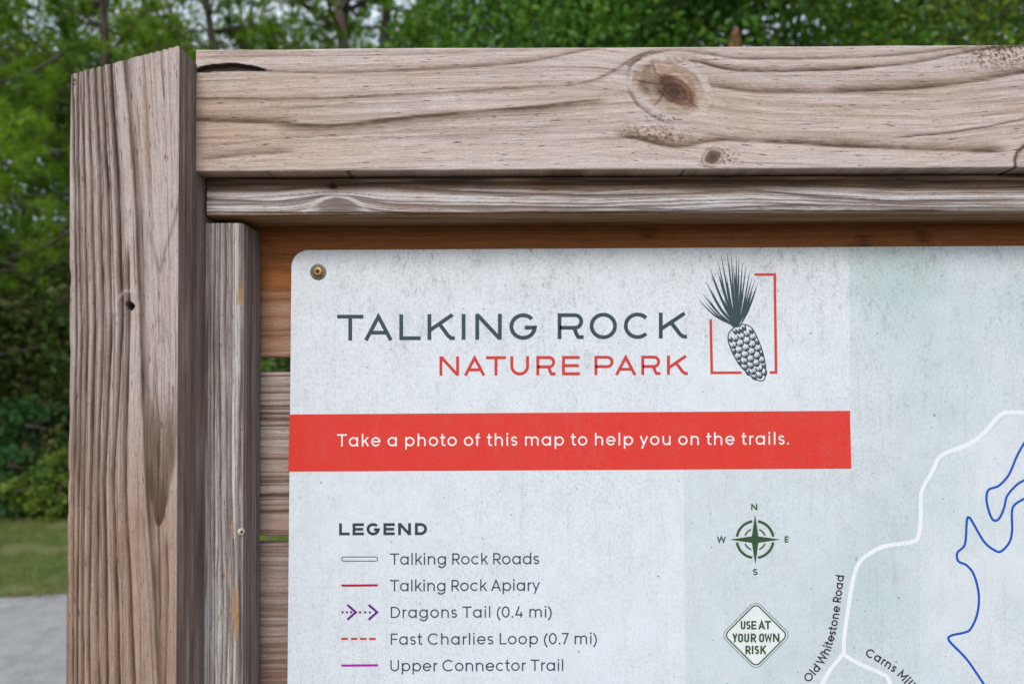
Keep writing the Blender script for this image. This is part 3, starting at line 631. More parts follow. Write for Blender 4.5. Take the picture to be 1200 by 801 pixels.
        else: W = .36; stem(c, 0, X); S_.append([(c, X-.36)]+arc(.36, X-.30, .36-c, .30-c, 180, 92, 8)); R = dg
    elif ch == 'k': W = .60; stem(c, 0, A); S_ += [[(c, .27), (W-c*1.3, X)], [(W*.40, .46), (W-c*.8, 0)]]; R = dg
    elif ch == 'l': W = w; stem(c, 0, A)
    elif ch == 'i': W = w; stem(c, 0, X); Dt.append((c, X+.20, w*.68))
    elif ch == 't': W = .42; S_ += [[(.18, .98), (.18, .20)]+arc(.18+.16, .20, .16, .20-c, 180, 270, 6)[1:]+[(W, c)], [(0, X-c), (W*.98, X-c)]]; L = R = .03
    elif ch == 'f': W = .42; S_ += [[(.16, 0), (.16, .80)]+arc(.34, .80, .18, .24-c, 180, 95, 7)[1:], [(0, X-c), (W*.94, X-c)]]; L = R = .03
    elif ch == 's': W = .50; a, b = W/2-c, (X-w)/4; S_.append(arc(W/2, X-c-b, a, b, 25, 270, 16)+arc(W/2, c+b, a, b, 90, -155, 16)[1:]); L = R = rd
    elif ch == 'w': W = .95; S_.append([(c*.8, X), (W*.27, c), (W*.5, X*.95), (W*.73, c), (W-c*.8, X)]); L = R = dg
    elif ch == 'y': W = .68; S_ += [[(c*.9, X), (W*.51, .03)], [(W-c*.9, X), (W*.27, D)]]; L = R = dg
    else: raise ValueError(ch)
    S_ = [[(x*xs, y) for x, y in q] for q in S_]; Dt = [(x*xs, y, r) for x, y, r in Dt]
    return (W*xs, L, R, S_, Dt)
def rr(x0, y0, x1, y1, r, n=6):
    r = min(r, (x1-x0)/2, (y1-y0)/2); o = []
    for cx, cy, a in ((x1-r, y1-r, 0), (x0+r, y1-r, 90), (x0+r, y0+r, 180), (x1-r, y0+r, 270)): o += arc(cx, cy, r, r, a, a+90, n)
    return o+[o[0]]
def emit(s, gl, H, w, tf):
    for q in gl[3]:
        cl = math.hypot(q[0][0]-q[-1][0], q[0][1]-q[-1][1]) < 1e-6
        s.ribbon([tf(x*H, y*H) for x, y in q], w*H, cl)
    for x, y, r in gl[4]: s.dot(*tf(x*H, y*H), r*H)
def text(s, txt, x0, x1, y0, y1, H, w, style='p', xs=1.):
    """left/right ink extents, baseline y at either end"""
    G = [glyph(c, w, style, xs) for c in txt]; nat = sum(g[0]+g[1]+g[2] for g in G)-G[0][1]-G[-1][2]
    tr = ((x1-x0)/H-nat)/(len(G)-1); k = (y1-y0)/(x1-x0)
    if abs(tr) > .06: print('text fit', txt, round(tr, 3))
    x = x0
    for i, g in enumerate(G):
        if i: x += g[1]*H
        emit(s, g, H, w, lambda a, b, X0=x: (X0+a, y0+k*(X0+a-x0)-b))
        x += (g[0]+g[2]+tr)*H
def letters(s, items, H, w, base, style='w'):
    """items: (char, ink left, ink right); base(x) the baseline"""
    for ch, a, b in items:
        g = glyph(ch, w, style); k = (b-a)/(g[0]*H)
        emit(s, g, H, w, lambda x, y, A=a, K=k: (A+x*K, base(A)-y))
def pathtext(s, txt, pts, H, w, fit=True):
    p = np.array(pts, float); seg = np.linalg.norm(np.diff(p, axis=0), axis=1); cum = np.concatenate([[0], np.cumsum(seg)])
    G = [glyph(c, w) for c in txt]; nat = sum(g[0]+g[1]+g[2] for g in G)*H; tr = (cum[-1]-nat)/len(G) if fit else 0; d = 0
    print('path fit', txt, round(tr/H, 3))
    for g in G:
        mid = d+(g[1]+g[0]/2)*H
        px_, py_ = np.interp(mid, cum, p[:, 0]), np.interp(mid, cum, p[:, 1])
        e = 3.; ax, ay = np.interp(mid-e, cum, p[:, 0]), np.interp(mid-e, cum, p[:, 1]); bx, by = np.interp(mid+e, cum, p[:, 0]), np.interp(mid+e, cum, p[:, 1])
        tx_, ty_ = bx-ax, by-ay; L = math.hypot(tx_, ty_); tx_, ty_ = tx_/L, ty_/L; W = g[0]*H
        emit(s, g, H, w, lambda a, b: (px_+tx_*(a-W/2)+ty_*b, py_+ty_*(a-W/2)-tx_*b))
        d += (g[0]+g[1]+g[2])*H+tr
def smooth(pts, n=6):
    p = np.array(pts, float); p = np.vstack([2*p[0]-p[1], p, 2*p[-1]-p[-2]]); o = []
    for i in range(1, len(p)-2):
        for k in range(n):
            t = k/n; a, b, c, d = p[i-1], p[i], p[i+1], p[i+2]
            o.append(tuple(.5*((2*b)+(-a+c)*t+(2*a-5*b+4*c-d)*t*t+(-a+3*b-3*c+d)*t**3)))
    return o+[tuple(p[-2])]

# ---- the plate with rounded corners and real thickness
PXR, PYB = 1760, 1120
def plate_outline():
    tl, tr, br, bl = (341.5, 293), (PXR, 285), (PXR+4, PYB), (334, PYB); r = 20
    pts = []
    for (cx, cy), a in (((tr[0]-r, tr[1]+r), 0), ((tl[0]+r, tl[1]+r), 90), ((bl[0]+r, bl[1]-r), 180), ((br[0]-r, br[1]-r), 270)):
        pts += [(x, 2*cy-y) for x, y in arc(cx, cy, r, r, a, a+90, 10)]
    return pts
po = plate_outline(); n = len(po)
fr = pl([a for a, _ in po], [b for _, b in po], 0.); bk = fr+np.array([0, .0045, 0]); fr2 = fr.copy()
Vp = np.vstack([fr, bk]); Fp = [list(range(n)), list(range(2*n-1, n-1, -1))]+[[i, i+n, (i+1) % n+n, (i+1) % n] for i in range(n)]
link('panel', mesh('panel', Vp, Fp), sign, MW)
# printed zones
poly('title_area', [(342.3, 314), (342.9, 307), (345.2, 301.6), (349.5, 297.6), (355, 295.4), (362, 294.4), (993.5, 290.5), (996, 481), (340, 485)], .05, MT, sign)
poly('map_area', [(995, 290.5), (PXR-3, 287), (PXR, PYB-22), (806, PYB-8), (803.5, 801), (801, 550.2), (997.8, 548.8)], .05, MM, sign)
poly('map_area', [(1107, 536), (1158, 510), (1181, 486), (PXR-8, 484), (PXR-8, PYB-40), (1081, PYB-40), (1078, 801), (1078.5, 640), (1082, 578)], .09, MM2, sign)
ban = poly('banner', [(339.5, 485.3), (996.2, 481), (997.6, 548.8), (337.8, 552.3)], .10, MRED, sign)
s = Strokes(); text(s, 'Take a photo of this map to help you on the trails.', 395, 924.5, 522.8, 520.6, 14.4, .125); s.build('lettering', MPINK, ban, .16)
s = Strokes()
letters(s, [('T', 395, 426), ('A', 426.5, 460.5), ('L', 468, 493), ('K', 501, 533), ('I', 541.3, 545.3), ('N', 557, 588), ('G', 597, 630)], 30.2, .148, lambda x: 398.8-(x-395)*.0065)
s.build('heading_word', MGRN, sign, .16, 'dark green heading word TALKING'); s = Strokes()
letters(s, [('R', 653.5, 684), ('O', 691, 723), ('C', 731, 763), ('K', 772, 805)],
        30.2, .148, lambda x: 398.8-(x-395)*.0065)
s.build('heading_word', MGRN, sign, .16, 'dark green heading word ROCK')
s = Strokes()
letters(s, [('N', 515, 538), ('A', 543.5, 569), ('T', 569.5, 593), ('U', 598, 620), ('R', 628.5, 651), ('E', 658.5, 679.5)], 22.6, .155, lambda x: 439.9-(x-515)*.0035)
s.build('heading_word', MRT, sign, .16, 'red heading word NATURE'); s = Strokes()
letters(s, [('P', 696.5, 719), ('A', 720.5, 746), ('R', 751.5, 774), ('K', 781.5, 806)],
        22.6, .155, lambda x: 439.9-(x-515)*.0035)
s.build('heading_word', MRT, sign, .16, 'red heading word PARK')
# ---- logo
s = Strokes()
s.ribbon([(884.3, 321.6), (907.9, 321.6), (909.4, 436.2), (902, 436.2)], 3.1); br_ = s.build('logo_bracket', MRT, sign, .16)
s = Strokes(); s.ribbon([(832.8, 374), (834.1, 436.6), (869, 436.4)], 3.1); s.build('logo_bracket', MRT, sign, .16)
q2 = lambda x, y: (800+x/4.713, 290+y/4.713)
s = Strokes(); rn = random.Random(5); bx, by = q2(300, 432)
tips = [(90, 290), (112, 256), (122, 300), (128, 186), (150, 112), (158, 150), (156, 232), (165, 270), (178, 180), (195, 78), (192, 130), (205, 160), (212, 42), (225, 110), (222, 210), (245, 34), (240, 150), (256, 90), (268, 44), (262, 180), (280, 100), (296, 44), (290, 140), (310, 62), (312, 150), (330, 82), (326, 190), (350, 96), (342, 150), (356, 200), (370, 128), (364, 240), (382, 170), (397, 182), (386, 240), (412, 206), (404, 236), (375, 280), (200, 250), (250, 230), (300, 220), (140, 280), (335, 260), (230, 290), (275, 270)]
for a, b in tips:
    tx_, ty_ = q2(a, b); bxx = bx+rn.uniform(-1.6, 1.8)+(tx_-bx)*.05; mx, my = (bxx+tx_)/2+(tx_-bxx)*.06, (by+ty_)/2+ (abs(tx_-bx))*.07
    pts = smooth([(bxx, by+rn.uniform(-2, 2)), (mx, my), (tx_, ty_)], 5)
    N = len(pts); s.ribbon(pts, np.array([1.85*(1-(i/(N-1))**3)*(.45+.55*min(1, i/(N*.35)))+.3 for i in range(N)]), step=.004)
logo = s.build('logo_pine_needles', MGRN, sign, .16)
s = Strokes()
out = smooth([q2(*p) for p in [(300, 430), (262, 462), (250, 500), (262, 548), (292, 612), (335, 670), (390, 718), (435, 736), (457, 710), (455, 640), (438, 565), (408, 490), (375, 438), (335, 424), (300, 430)]], 5)[:-1]
s.ribbon(out+[out[0]], 1.3, True); 
cone = s.build('logo_pine_cone', MGRN, sign, .20)
s = Strokes(); s.fill(out); s.build('cone_face', MT, cone, .18)
s = Strokes()                                              # engraved scale lines
ax0 = np.array(q2(312, 425)); ax1 = np.array(q2(440, 738)); dv = ax1-ax0; L_ = np.linalg.norm(dv); u_ = dv/L_; v_ = np.array([u_[1], -u_[0]])
oa = np.array(out); ou = (oa-ax0) @ u_; ov = (oa-ax0) @ v_
def half(t):
    m = np.abs(ou-t) < 4.5; lo = ov[m & (ov < 0)]; hi = ov[m & (ov > 0)]; return (lo.mean() if len(lo) else -1.5), (hi.mean() if len(hi) else 1.5)
rows = 9
for i in range(rows):
    t0 = L_*(.05+.90*i/rows); lo, hi = half(min(L_-3, max(3, t0))); nsc = 3 if i > 6 else 4; ph = .5*(i % 2)
    for j in range(-1, nsc+1):
        a_, b__ = (j+ph)/nsc, (j+1+ph)/nsc
        if b__ <= .04 or a_ >= .96: continue
        a_, b__ = max(0, a_), min(1, b__); va, vb = lo+(hi-lo)*a_, lo+(hi-lo)*b__; vm = (va+vb)/2; hgt_ = L_*.90/rows; bow = 2.4*(1-((vm-lo)/(hi-lo)*2-1)**2)
        P_ = lambda v, t: tuple(ax0+u_*(t0+t*hgt_+bow-1)+v_*v)
        s.ribbon(smooth([P_(va, -.1), P_(va*.8+vm*.2, .45), P_(vm, .78), P_(vb*.8+vm*.2, .45), P_(vb, -.1)], 4), 1.25, step=.002)      # scale rim
        s.fill([P_(va*.72+vm*.28, .50), P_(vm, .86), P_(vb*.72+vm*.28, .50), P_(vm, .36)], .002)
        s.ribbon([P_(vm, .10), P_(vm*.9+va*.1, .52)], .8, step=.002); s.ribbon([P_(va*.5+vm*.5, .12), P_(va*.45+vm*.55, .42)], .7, step=.002); s.ribbon([P_(vb*.5+vm*.5, .12), P_(vb*.45+vm*.55, .42)], .7, step=.002)
s.build('cone_scales', MGRN, cone, .24)
# ---- legend
s = Strokes(); text(s, 'LEGEND', 397.3, 500.5, 626.8, 626.3, 14.1, .235, 'w', 1.06); s.build('legend_heading', MLEG, sign, .12)
def entry(txt, x0, x1, yb): s = Strokes(); text(s, txt, x0, x1, yb, yb-.004*(x1-x0), 13.3, .118); return s.build('legend_entry', MTXT, sign, .12, 'legend entry '+txt)
e1 = entry('Talking Rock Roads', 457, 631.8, 661.2); e2 = entry('Talking Rock Apiary', 457, 632.8, 692.3); e3 = entry('Dragons Tail (0.4 mi)', 458, 646.5, 723.5)
e4 = entry('Fast Charlies Loop (0.7 mi)', 458, 699.5, 754.9); e5 = entry('Upper Connector Trail', 457.5, 660, 786.0)
s = Strokes(); s.ribbon(rr(400.5, 652, 442.5, 656.9, 2.4), 1.0, True); s.build('legend_symbol', MTXT, e1, .12)
s = Strokes(); s.ribbon([(400, 685.6), (442.8, 685.2)], 2.7); s.build('legend_symbol', MCRI, e2, .12)
s = Strokes()
for x in (401.5, 406.5, 411.5, 422, 428, 433.5): s.dot(x, 716.8, 1.4)
for x in (407, 432): s.ribbon([(x, 708), (x+10, 716.6), (x, 725.5)], 2.7)
s.build('legend_symbol', MPUR, e3, .12)
s = Strokes(); [s.ribbon([(x, 747.9), (x+7.6, 747.8)], 2.6) for x in (400, 411.2, 422, 432.6)]; s.build('legend_symbol', MFIR, e4, .12)
s = Strokes(); s.ribbon([(400, 779.2), (443, 778.8)], 2.7); s.build('legend_symbol', MMAG, e5, .12)
# ---- compass
cx, cy = 884.8, 631.6; s = Strokes()
for r, wd, gap in ((21.5, 3.0, 9), (12.6, 1.7, 22)):
    for k in range(4): s.ribbon([(cx+a, cy+b) for a, b in arc(0, 0, r, r, 90*k+gap, 90*k+90-gap)], wd)
T_ = [(0, -29.3), (29.6, 0), (0.3, 29.2), (-29.8, 0)]; wst = 5.4
for k in range(4):
    a = math.radians(-45+90*k); p0 = (cx+wst*math.cos(a-math.pi/2), cy+wst*math.sin(a-math.pi/2)); p1 = (cx+wst*math.cos(a), cy+wst*math.sin(a))
    s.fill([(cx, cy), p0, (cx+T_[k][0], cy+T_[k][1]), p1])
comp = s.build('compass_rose', MCOM, sign, .20)
for ch, x, y, wd in (('N', 883.8, 593.6, 7.6), ('S', 885, 669.6, 6.4), ('W', 845.4, 631.8, 10.6), ('E', 921.8, 631.5, 4.8)):
    s = Strokes(); g = glyph(ch, .21); k = wd/(g[0]*7.4); emit(s, g, 7.4, .21, lambda a, b: (x-wd/2+a*k, y+3.7-b)); s.build('letter', MCOM, comp, .20)
# ---- diamond
def diamond(cx, cy, h, r): return [(cx+(x-y)*.7071, cy+(x+y)*.7071) for x, y in rr(-h*.7071, -h*.7071, h*.7071, h*.7071, r)]
s = Strokes(); s.fill(diamond(885.8, 743.6, 38, 7)[:-1]); dia = s.build('warning_diamond', MDIA, sign, .12)
s = Strokes(); s.ribbon(diamond(885.8, 743.6, 37, 6), 1.5, True); s.ribbon(diamond(885.8, 743.6, 41, 8), .6, True); s.build('diamond_border', MCOM, dia, .16)
s = Strokes()
text(s, 'USE AT', 868, 903.5, 736.9, 736.7, 10.0, .20, 'n', .92); text(s, 'YOUR OWN', 858, 913.3, 751.9, 751.7, 10.3, .19, 'n', .92); text(s, 'RISK', 873.6, 898, 765.8, 765.6, 10.0, .20, 'n', .92)
s.build('lettering', MCOM, dia, .18)
# ---- map lines
s = Strokes()
s.ribbon(smooth([(1320, 470), (1240, 486), (1200, 483.2), (1177, 483.6), (1166, 492), (1153, 507), (1135, 520), (1103, 533.5), (1093, 551), (1080, 575.5), (1079, 600), (1077, 624), (1070, 634), (1038, 639.2), (1023, 645.5), (1008, 657.5), (1000, 677), (992.8, 720), (989.2, 747), (989, 767)]), 4.8)
s.ribbon(smooth([(989.3, 764), (973, 784), (963, 801), (948, 830), (930, 880)]), 4.8)
s.ribbon(smooth([(987.6, 765.6), (1006.7, 777), (1033, 788.5), (1041.7, 797), (1050, 830), (1052, 870)]), 4.8)
s.build('map_road', MROAD, sign, .14)
s = Strokes()
s.ribbon(smooth([(1230, 470), (1212, 500), (1200, 519), (1191.7, 534), (1185, 550), (1180, 559), (1170, 569), (1159, 573), (1156, 581), (1157, 592), (1161.7, 606), (1166.7, 609.6), (1171.7, 605.7), (1176.7, 594), (1180, 581), (1190, 569), (1200, 562.5), (1216, 558), (1222, 566), (1214, 577), (1200, 584), (1188.5, 591.5), (1185.7, 601), (1186, 621), (1182.7, 635), (1173, 645.5), (1165, 644), (1153, 634), (1140, 612), (1136, 606.2), (1133, 609), (1130.7, 637), (1121.9, 647), (1123, 657), (1133, 662), (1141.7, 674), (1147, 697), (1145, 719), (1137.5, 736), (1130, 740.5), (1114, 744.3), (1113, 751), (1133, 772), (1153, 801), (1180, 840), (1230, 870)]), 2.8)
s.build('map_trail', MBLU, sign, .18)
s = Strokes(); pathtext(s, 'Old Whitestone Road', [(947.5, 800), (951.5, 795.5), (963, 781.5), (972.5, 764), (979, 744), (983.2, 721.6), (986.2, 698.7), (989.3, 673)], 9.8, .17); s.build('road_name', MMAR, sign, .16)
s = Strokes(); pathtext(s, 'Carns Mill', [(1012.5, 767), (1027, 774.5), (1043, 784.5), (1052, 792), (1063, 804), (1085, 830)], 10.2, .17, False); s.build('road_name', MMAR, sign, .16)
# sun-faded marks where an older print shows through
s = Strokes(); s.ribbon(smooth([(714, 657), (736, 682), (756, 708), (763, 740), (760, 775), (754, 812)]), np.linspace(9, 15, 31)[:31]); s.build('faded_mark', MGH, sign, .07)
s = Strokes(); s.ribbon(smooth([(862, 452), (884, 462), (898, 480)]), 8.); s.build('faded_mark', MGH, sign, .07)
# ---- sign screws
for a, b in ((373, 318.5), (1090, 1085), (373, 1088), (PXR-36, 318)):
    X_, Z_ = at(a, b, YN); c = (float(X_), YN, float(Z_))
    sc = screw(sign, (c[0], c[1]-.0012, c[2]), .0068)
    lathe('washer', c, [(.0098, .0), (.0098, .0011), (.0090, .0014), (.0060, .0014)], mwa, sc)

# ------------------------------------------------------------------ ground, road, grass
def ground_mat(name, cols, sc, bump_, rough=.95):
    m, t, b = newmat(name); g = NG(t); tc = g.n('ShaderNodeTexCoord').outputs['Object']
    c = g.mix(g.rng(g.noise(tc, (1, 1, 1), sc, 6, .7), .35, .65), cols[0], cols[1])
    c = g.mix(g.rng(g.noise(tc, (1, 1, 1), sc*9, 4, .7), .45, .7), c, cols[2]); c = g.mix(g.rng(g.noise(tc, (1, 1, 1), .7, 3), .45, .7), c, cols[3])
    g.inp(b.inputs['Base Color'], c); b.inputs['Roughness'].default_value = rough
    g.inp(b.inputs['Normal'], g.bump(g.noise(tc, (1, 1, 1), sc*6, 5, .8), .8, bump_)); return m
GM = ground_mat('leaf_litter_ground', ((.10, .065, .035), (.16, .11, .06), (.05, .04, .02), (.07, .08, .03)), 6, .02)
RMt = ground_mat('gravel_asphalt', ((.34, .34, .34), (.52, .515, .51), (.24, .24, .24), (.50, .48, .46)), 7, .02)
GR = ground_mat('lawn_soil', ((.12, .16, .045), (.18, .20, .06), (.15, .11, .055), (.13, .18, .05)), 5, .01)
def sheet(name, x0, x1, y0f, y1f, z, mat, nx=120, ny=24, hill=None):
    xs_ = np.linspace(x0, x1, nx); V = []
    for j in range(ny):
        f = j/(ny-1)
        for x in xs_: y = y0f(x)*(1-f)+y1f(x)*f; V.append((x, y, z+(hill(x, y) if hill else 0)))
    V = np.array(V); i, j = np.meshgrid(np.arange(nx-1), np.arange(ny-1)); q = np.stack([j*nx+i, j*nx+i+1, (j+1)*nx+i+1, (j+1)*nx+i], -1).reshape(-1, 4)
    return tag(link(name, fastmesh(name, V, q, True), None, mat), kind='structure')
re = lambda x: 4.30+.055*(x+3.5)+.05*math.sin(x*2.1)+.03*math.sin(x*7)       # far edge of the road
hill = lambda x, y: max(0, y-9)*.05
sheet('ground', -120, 120, lambda x: -60, lambda x: 200, -.03, GM, 60, 90, hill)
sheet('road', -40, 40, lambda x: .9+.04*math.sin(x*3), re, .0, RMt, 400, 12)
sheet('lawn', -40, 40, lambda x: re(x)-.02, lambda x: 7.3+.2*math.sin(x*1.3), .006, GR, 300, 16)
sheet('path', -40, 40, lambda x: -9, lambda x: .9+.04*math.sin(x*3), -.006, GM, 100, 12)

def leafmat(name, c1, c2, c3, trans=.35, rough=.55):
    m, t, b = newmat(name); g = NG(t); ge = g.n('ShaderNodeNewGeometry').outputs['Random Per Island']; tc = g.n('ShaderNodeTexCoord').outputs['Object']
    c = g.mix(g.math('ADD', g.math('MULTIPLY', g.rng(ge, 0, 1), .5), g.math('MULTIPLY', g.rng(g.noise(tc, (1, 1, 1), 2.3, 2), .35, .65), .5)), c1, c2); c = g.mix(g.rng(g.noise(tc, (1, 1, 1), .9, 3), .48, .60), c, c3)
    g.inp(b.inputs['Base Color'], c); b.inputs['Roughness'].default_value = rough; b.inputs['Specular IOR Level'].default_value = .3
    tr = g.n('ShaderNodeBsdfTranslucent'); g.inp(tr.inputs[0], g.mix(.5, c, (.12, .22, .02)))
    mx = g.n('ShaderNodeMixShader'); mx.inputs[0].default_value = trans
    t.links.new(b.outputs[0], mx.inputs[1]); t.links.new(tr.outputs[0], mx.inputs[2]); t.links.new(mx.outputs[0], t.nodes['Material Output'].inputs[0]); return m
L_PINE = leafmat('pine_needles_bright', (.19, .37, .016), (.32, .50, .03), (.11, .23, .02), .5)
L_DARK = leafmat('evergreen_leaves_dark', (.030, .068, .012), (.080, .135, .020), (.17, .14, .045), .25)
L_BROAD = leafmat('broad_leaves_green', (.06, .20, .022), (.17, .34, .03), (.035, .10, .02), .4)
L_OLIVE = leafmat('broad_leaves_olive', (.13, .25, .025), (.32, .39, .035), (.07, .15, .02), .4)
L_LIME = leafmat('shrub_leaves_lime', (.12, .22, .03), (.24, .30, .04), (.06, .17, .04), .4)
L_TEAL = leafmat('shrub_leaves_deep', (.04, .13, .04), (.07, .19, .05), (.04, .09, .02), .4)
GRS = leafmat('grass_blades', (.11, .20, .035), (.24, .30, .07), (.24, .19, .09), .35)
LIT = leafmat('fallen_leaves', (.20, .11, .05), (.30, .19, .09), (.14, .08, .04), .1)
mb, t_, b_ = newmat('bark'); g_ = NG(t_); tc = g_.n('ShaderNodeTexCoord').outputs['Object']
nb_ = g_.noise(tc, (9, 9, 1.6), 2.2, 6, .7); g_.inp(b_.inputs['Base Color'], g_.mix(g_.rng(nb_, .35, .65), (.045, .034, .027), (.17, .13, .105))); b_.inputs['Roughness'].default_value = .95
g_.inp(b_.inputs['Normal'], g_.bump(nb_, 1., .03))
ms, t_, b_ = newmat('bare_red_wood'); g_ = NG(t_); tc = g_.n('ShaderNodeTexCoord').outputs['Object']
g_.inp(b_.inputs['Base Color'], g_.mix(g_.rng(g_.noise(tc, (12, 12, 2), 2, 5), .35, .65), (.42, .17, .09), (.13, .06, .04))); b_.inputs['Roughness'].default_value = .9

def quads(P, size, r, asp=.55, droop=.0):
    """leaf-shaped rhombi at points P"""
    n = len(P); a = r.normal(size=(n, 3)); a[:, 2] -= droop; a /= np.linalg.norm(a, axis=1)[:, None]
    b = np.cross(a, r.normal(size=(n, 3))); b /= np.linalg.norm(b, axis=1)[:, None]
    sz = (size*r.uniform(.6, 1.3, n))[:, None]
    V = np.stack([P-a*sz*.5, P+b*sz*asp*.5-a*sz*.05, P+a*sz*.5, P-b*sz*asp*.5-a*sz*.05], 1).reshape(-1, 3)
    return V, np.arange(4*n).reshape(n, 4)
def needles(P, D, ln, wd, per, r):
    """tufts of thin needles: at P fanning about direction D"""
    n = len(P)*per; P = np.repeat(P, per, 0); D = np.repeat(D, per, 0)
    d = D*.9+r.normal(size=(n, 3))*.55; d /= np.linalg.norm(d, axis=1)[:, None]; sd = np.cross(d, r.normal(size=(n, 3))); sd /= np.linalg.norm(sd, axis=1)[:, None]
    l = (ln*r.uniform(.7, 1.2, n))[:, None]
    V = np.stack([P-sd*wd/2, P+sd*wd/2, P+d*l], 1).reshape(-1, 3); return V, np.arange(3*n).reshape(n, 3)
def tube(pts, rad, n=8):
    V = []; Fc = []; pts = [Vector(p) for p in pts]
    for i, p in enumerate(pts):
        d = (pts[min(i+1, len(pts)-1)]-pts[max(i-1, 0)]).normalized(); a = d.orthogonal().normalized(); b = d.cross(a)
        for k in range(n): q = 2*math.pi*k/n; V.append(p+(a*math.cos(q)+b*math.sin(q))*rad[i])
    for i in range(len(pts)-1):
        for k in range(n): Fc.append([i*n+k, i*n+(k+1) % n, (i+1)*n+(k+1) % n, (i+1)*n+k])
    Fc.append([(len(pts)-1)*n+k for k in range(n)]); return [tuple(v) for v in V], Fc
def join(parts):
    V = []; Fc = []
    for v, f in parts: b = len(V); V += v; Fc += [[b+i for i in q] for q in f]
    return V, Fc
def wander(p0, d, L, seg, jit, r, up=0.):
    pts = [Vector(p0)]; d = Vector(d).normalized()
    for i in range(seg): d = (d+Vector(r.normal(size=3)*jit)+Vector((0, 0, up))).normalized(); pts.append(pts[-1]+d*L/seg)
    return pts
def make_pine(seed, H, R, zlow, ntuft, leaf, lean=.02):
    """needle tree: whorls of limbs carrying tufts"""
    r = np.random.default_rng(seed); tr = wander((0, 0, 0), (lean, 0, 1), H, 12, .03, r); rad = [.17*(1-.85*i/12)+.012 for i in range(13)]
    parts = [tube(tr, rad, 10)]; P = []; D = []; nl = int((H-zlow)/.38)
    for k in range(nl):
        z = zlow+(H-zlow)*k/nl; fz = (z-zlow)/(H-zlow); base = tr[min(11, int(z/H*12))].lerp(tr[min(12, int(z/H*12)+1)], z/H*12 % 1)
        for j in range(r.integers(3, 6)):
            a = r.uniform(0, 2*math.pi); ln = R*(1-fz)**.6*r.uniform(.6, 1.05)+.25
            limb = wander(base, (math.cos(a), math.sin(a), .25-.35*(1-fz)), ln, 6, .10, r, .03); parts.append(tube(limb, [.035*(1-i/7)*(1-.5*fz)+.006 for i in range(7)], 5))
            for q in range(max(2, int(ln*7))):
                f = r.uniform(.22, 1); b = limb[min(5, int(f*6))].lerp(limb[min(6, int(f*6)+1)], f*6 % 1)
                tw = wander(b, Vector((math.cos(a), math.sin(a), .1))+Vector(r.normal(size=3)*.8), ln*.28*r.uniform(.5, 1.2), 3, .2, r, .06); parts.append(tube(tw, [.008, .007, .005, .004], 3))
                for u in range(4):
                    g = r.uniform(.2, 1); pp = tw[min(2, int(g*3))].lerp(tw[min(3, int(g*3)+1)], g*3 % 1); dd = (tw[-1]-tw[0]).normalized(); P.append(pp); D.append(dd)
    P = np.array(P); D = np.array(D); idx = r.choice(len(P), min(ntuft, len(P)), False)
    V, Fq = needles(P[idx], D[idx], .18, .014, 20, r)
    return mesh('trunk', *join(parts), True), fastmesh('crown', V, Fq)
def make_broad(seed, H, R, zlow, nclump, per, size, squash=1.1, trad=.16):
    r = np.random.default_rng(seed); tr = wander((0, 0, 0), (.03, .02, 1), H*.9, 9, .05, r); parts = [tube(tr, [trad*(1-.8*i/9)+.01 for i in range(10)], 9)]
    C = []; nb = max(7, nclump//9)
    for k in range(nb):
        f = r.uniform(zlow/H, .97); z = f*H*.9; b = tr[min(8, int(z/(H*.9)*9))]
        rr_ = R*math.sqrt(max(.1, 1-((f-.62)/.5)**2)); a = r.uniform(0, 2*math.pi); ln = rr_*r.uniform(.6, 1.)
        limb = wander(b, (math.cos(a), math.sin(a), r.uniform(.15, .8)), ln, 6, .16, r, .02); parts.append(tube(limb, [.3*trad*(1-i/7)+.008 for i in range(7)], 5))
        for q in range(9):
            m = limb[r.integers(2, 7)]; tw = wander(m, r.normal(size=3)+np.array([0, 0, .2]), R*.32, 3, .25, r); parts.append(tube(tw, [.012, .009, .007, .004], 3)); C.append(np.array(tw[-1]))
    C = np.array(C); C = C[r.choice(len(C), min(nclump, len(C)), False)]
    rad = r.uniform(.22, .62, len(C))*R*.36
    P = np.repeat(C, per, 0)+r.normal(size=(len(C)*per, 3))*np.repeat(rad, per)[:, None]*np.array([1, 1, .55])
    P[:, 2] = np.maximum(P[:, 2], .05)
    V, Fq = quads(P, size, r, .55, .4); return mesh('trunk', *join(parts), True), fastmesh('crown', V, Fq)
def place(kind, tm, cm, x, y, rz, sc, leaf, label, cat, group, z=None):
    o = empty(kind, (x, y, hill(x, y)-.05 if z is None else z), rz); o.scale = (sc,)*3 if not isinstance(sc, tuple) else sc; tag(o, label, cat, group)
    for nm, me, mt_ in (('trunk' if cat == 'tree' else 'stem', tm, mb), ('crown' if cat == 'tree' else 'foliage', cm, leaf)):
        if not me.materials: me.materials.append(mt_)
        c = bpy.data.objects.new(nm, me); S.collection.objects.link(c); c.parent = o
        if me.materials[0] != mt_: c.material_slots[0].link = 'OBJECT'; c.material_slots[0].material = mt_
    return o
pa = make_pine(1, 9.0, 3.4, 2.3, 11000, None); pb_ = make_pine(2, 14.0, 2.6, 4.5, 7000, None)
ba = make_broad(3, 12.0, 3.7, 2.5, 300, 120, .15); bb = make_broad(4, 11.0, 3.4, 1.2, 300, 120, .14); bc = make_broad(6, 15., 3.4, 6.5, 110, 110, .13)
sa = make_broad(11, 3.6, 1.6, .3, 90, 150, .075, trad=.05); sb = make_broad(12, 2.6, 1.3, .2, 80, 150, .07, trad=.04); sd_ = make_broad(13, .75, .5, .05, 45, 60, .075, trad=.012)
wx = lambda px, y: (px-600)/F*(y-CAM[1])
GT = 'trees of the wood behind the sign'
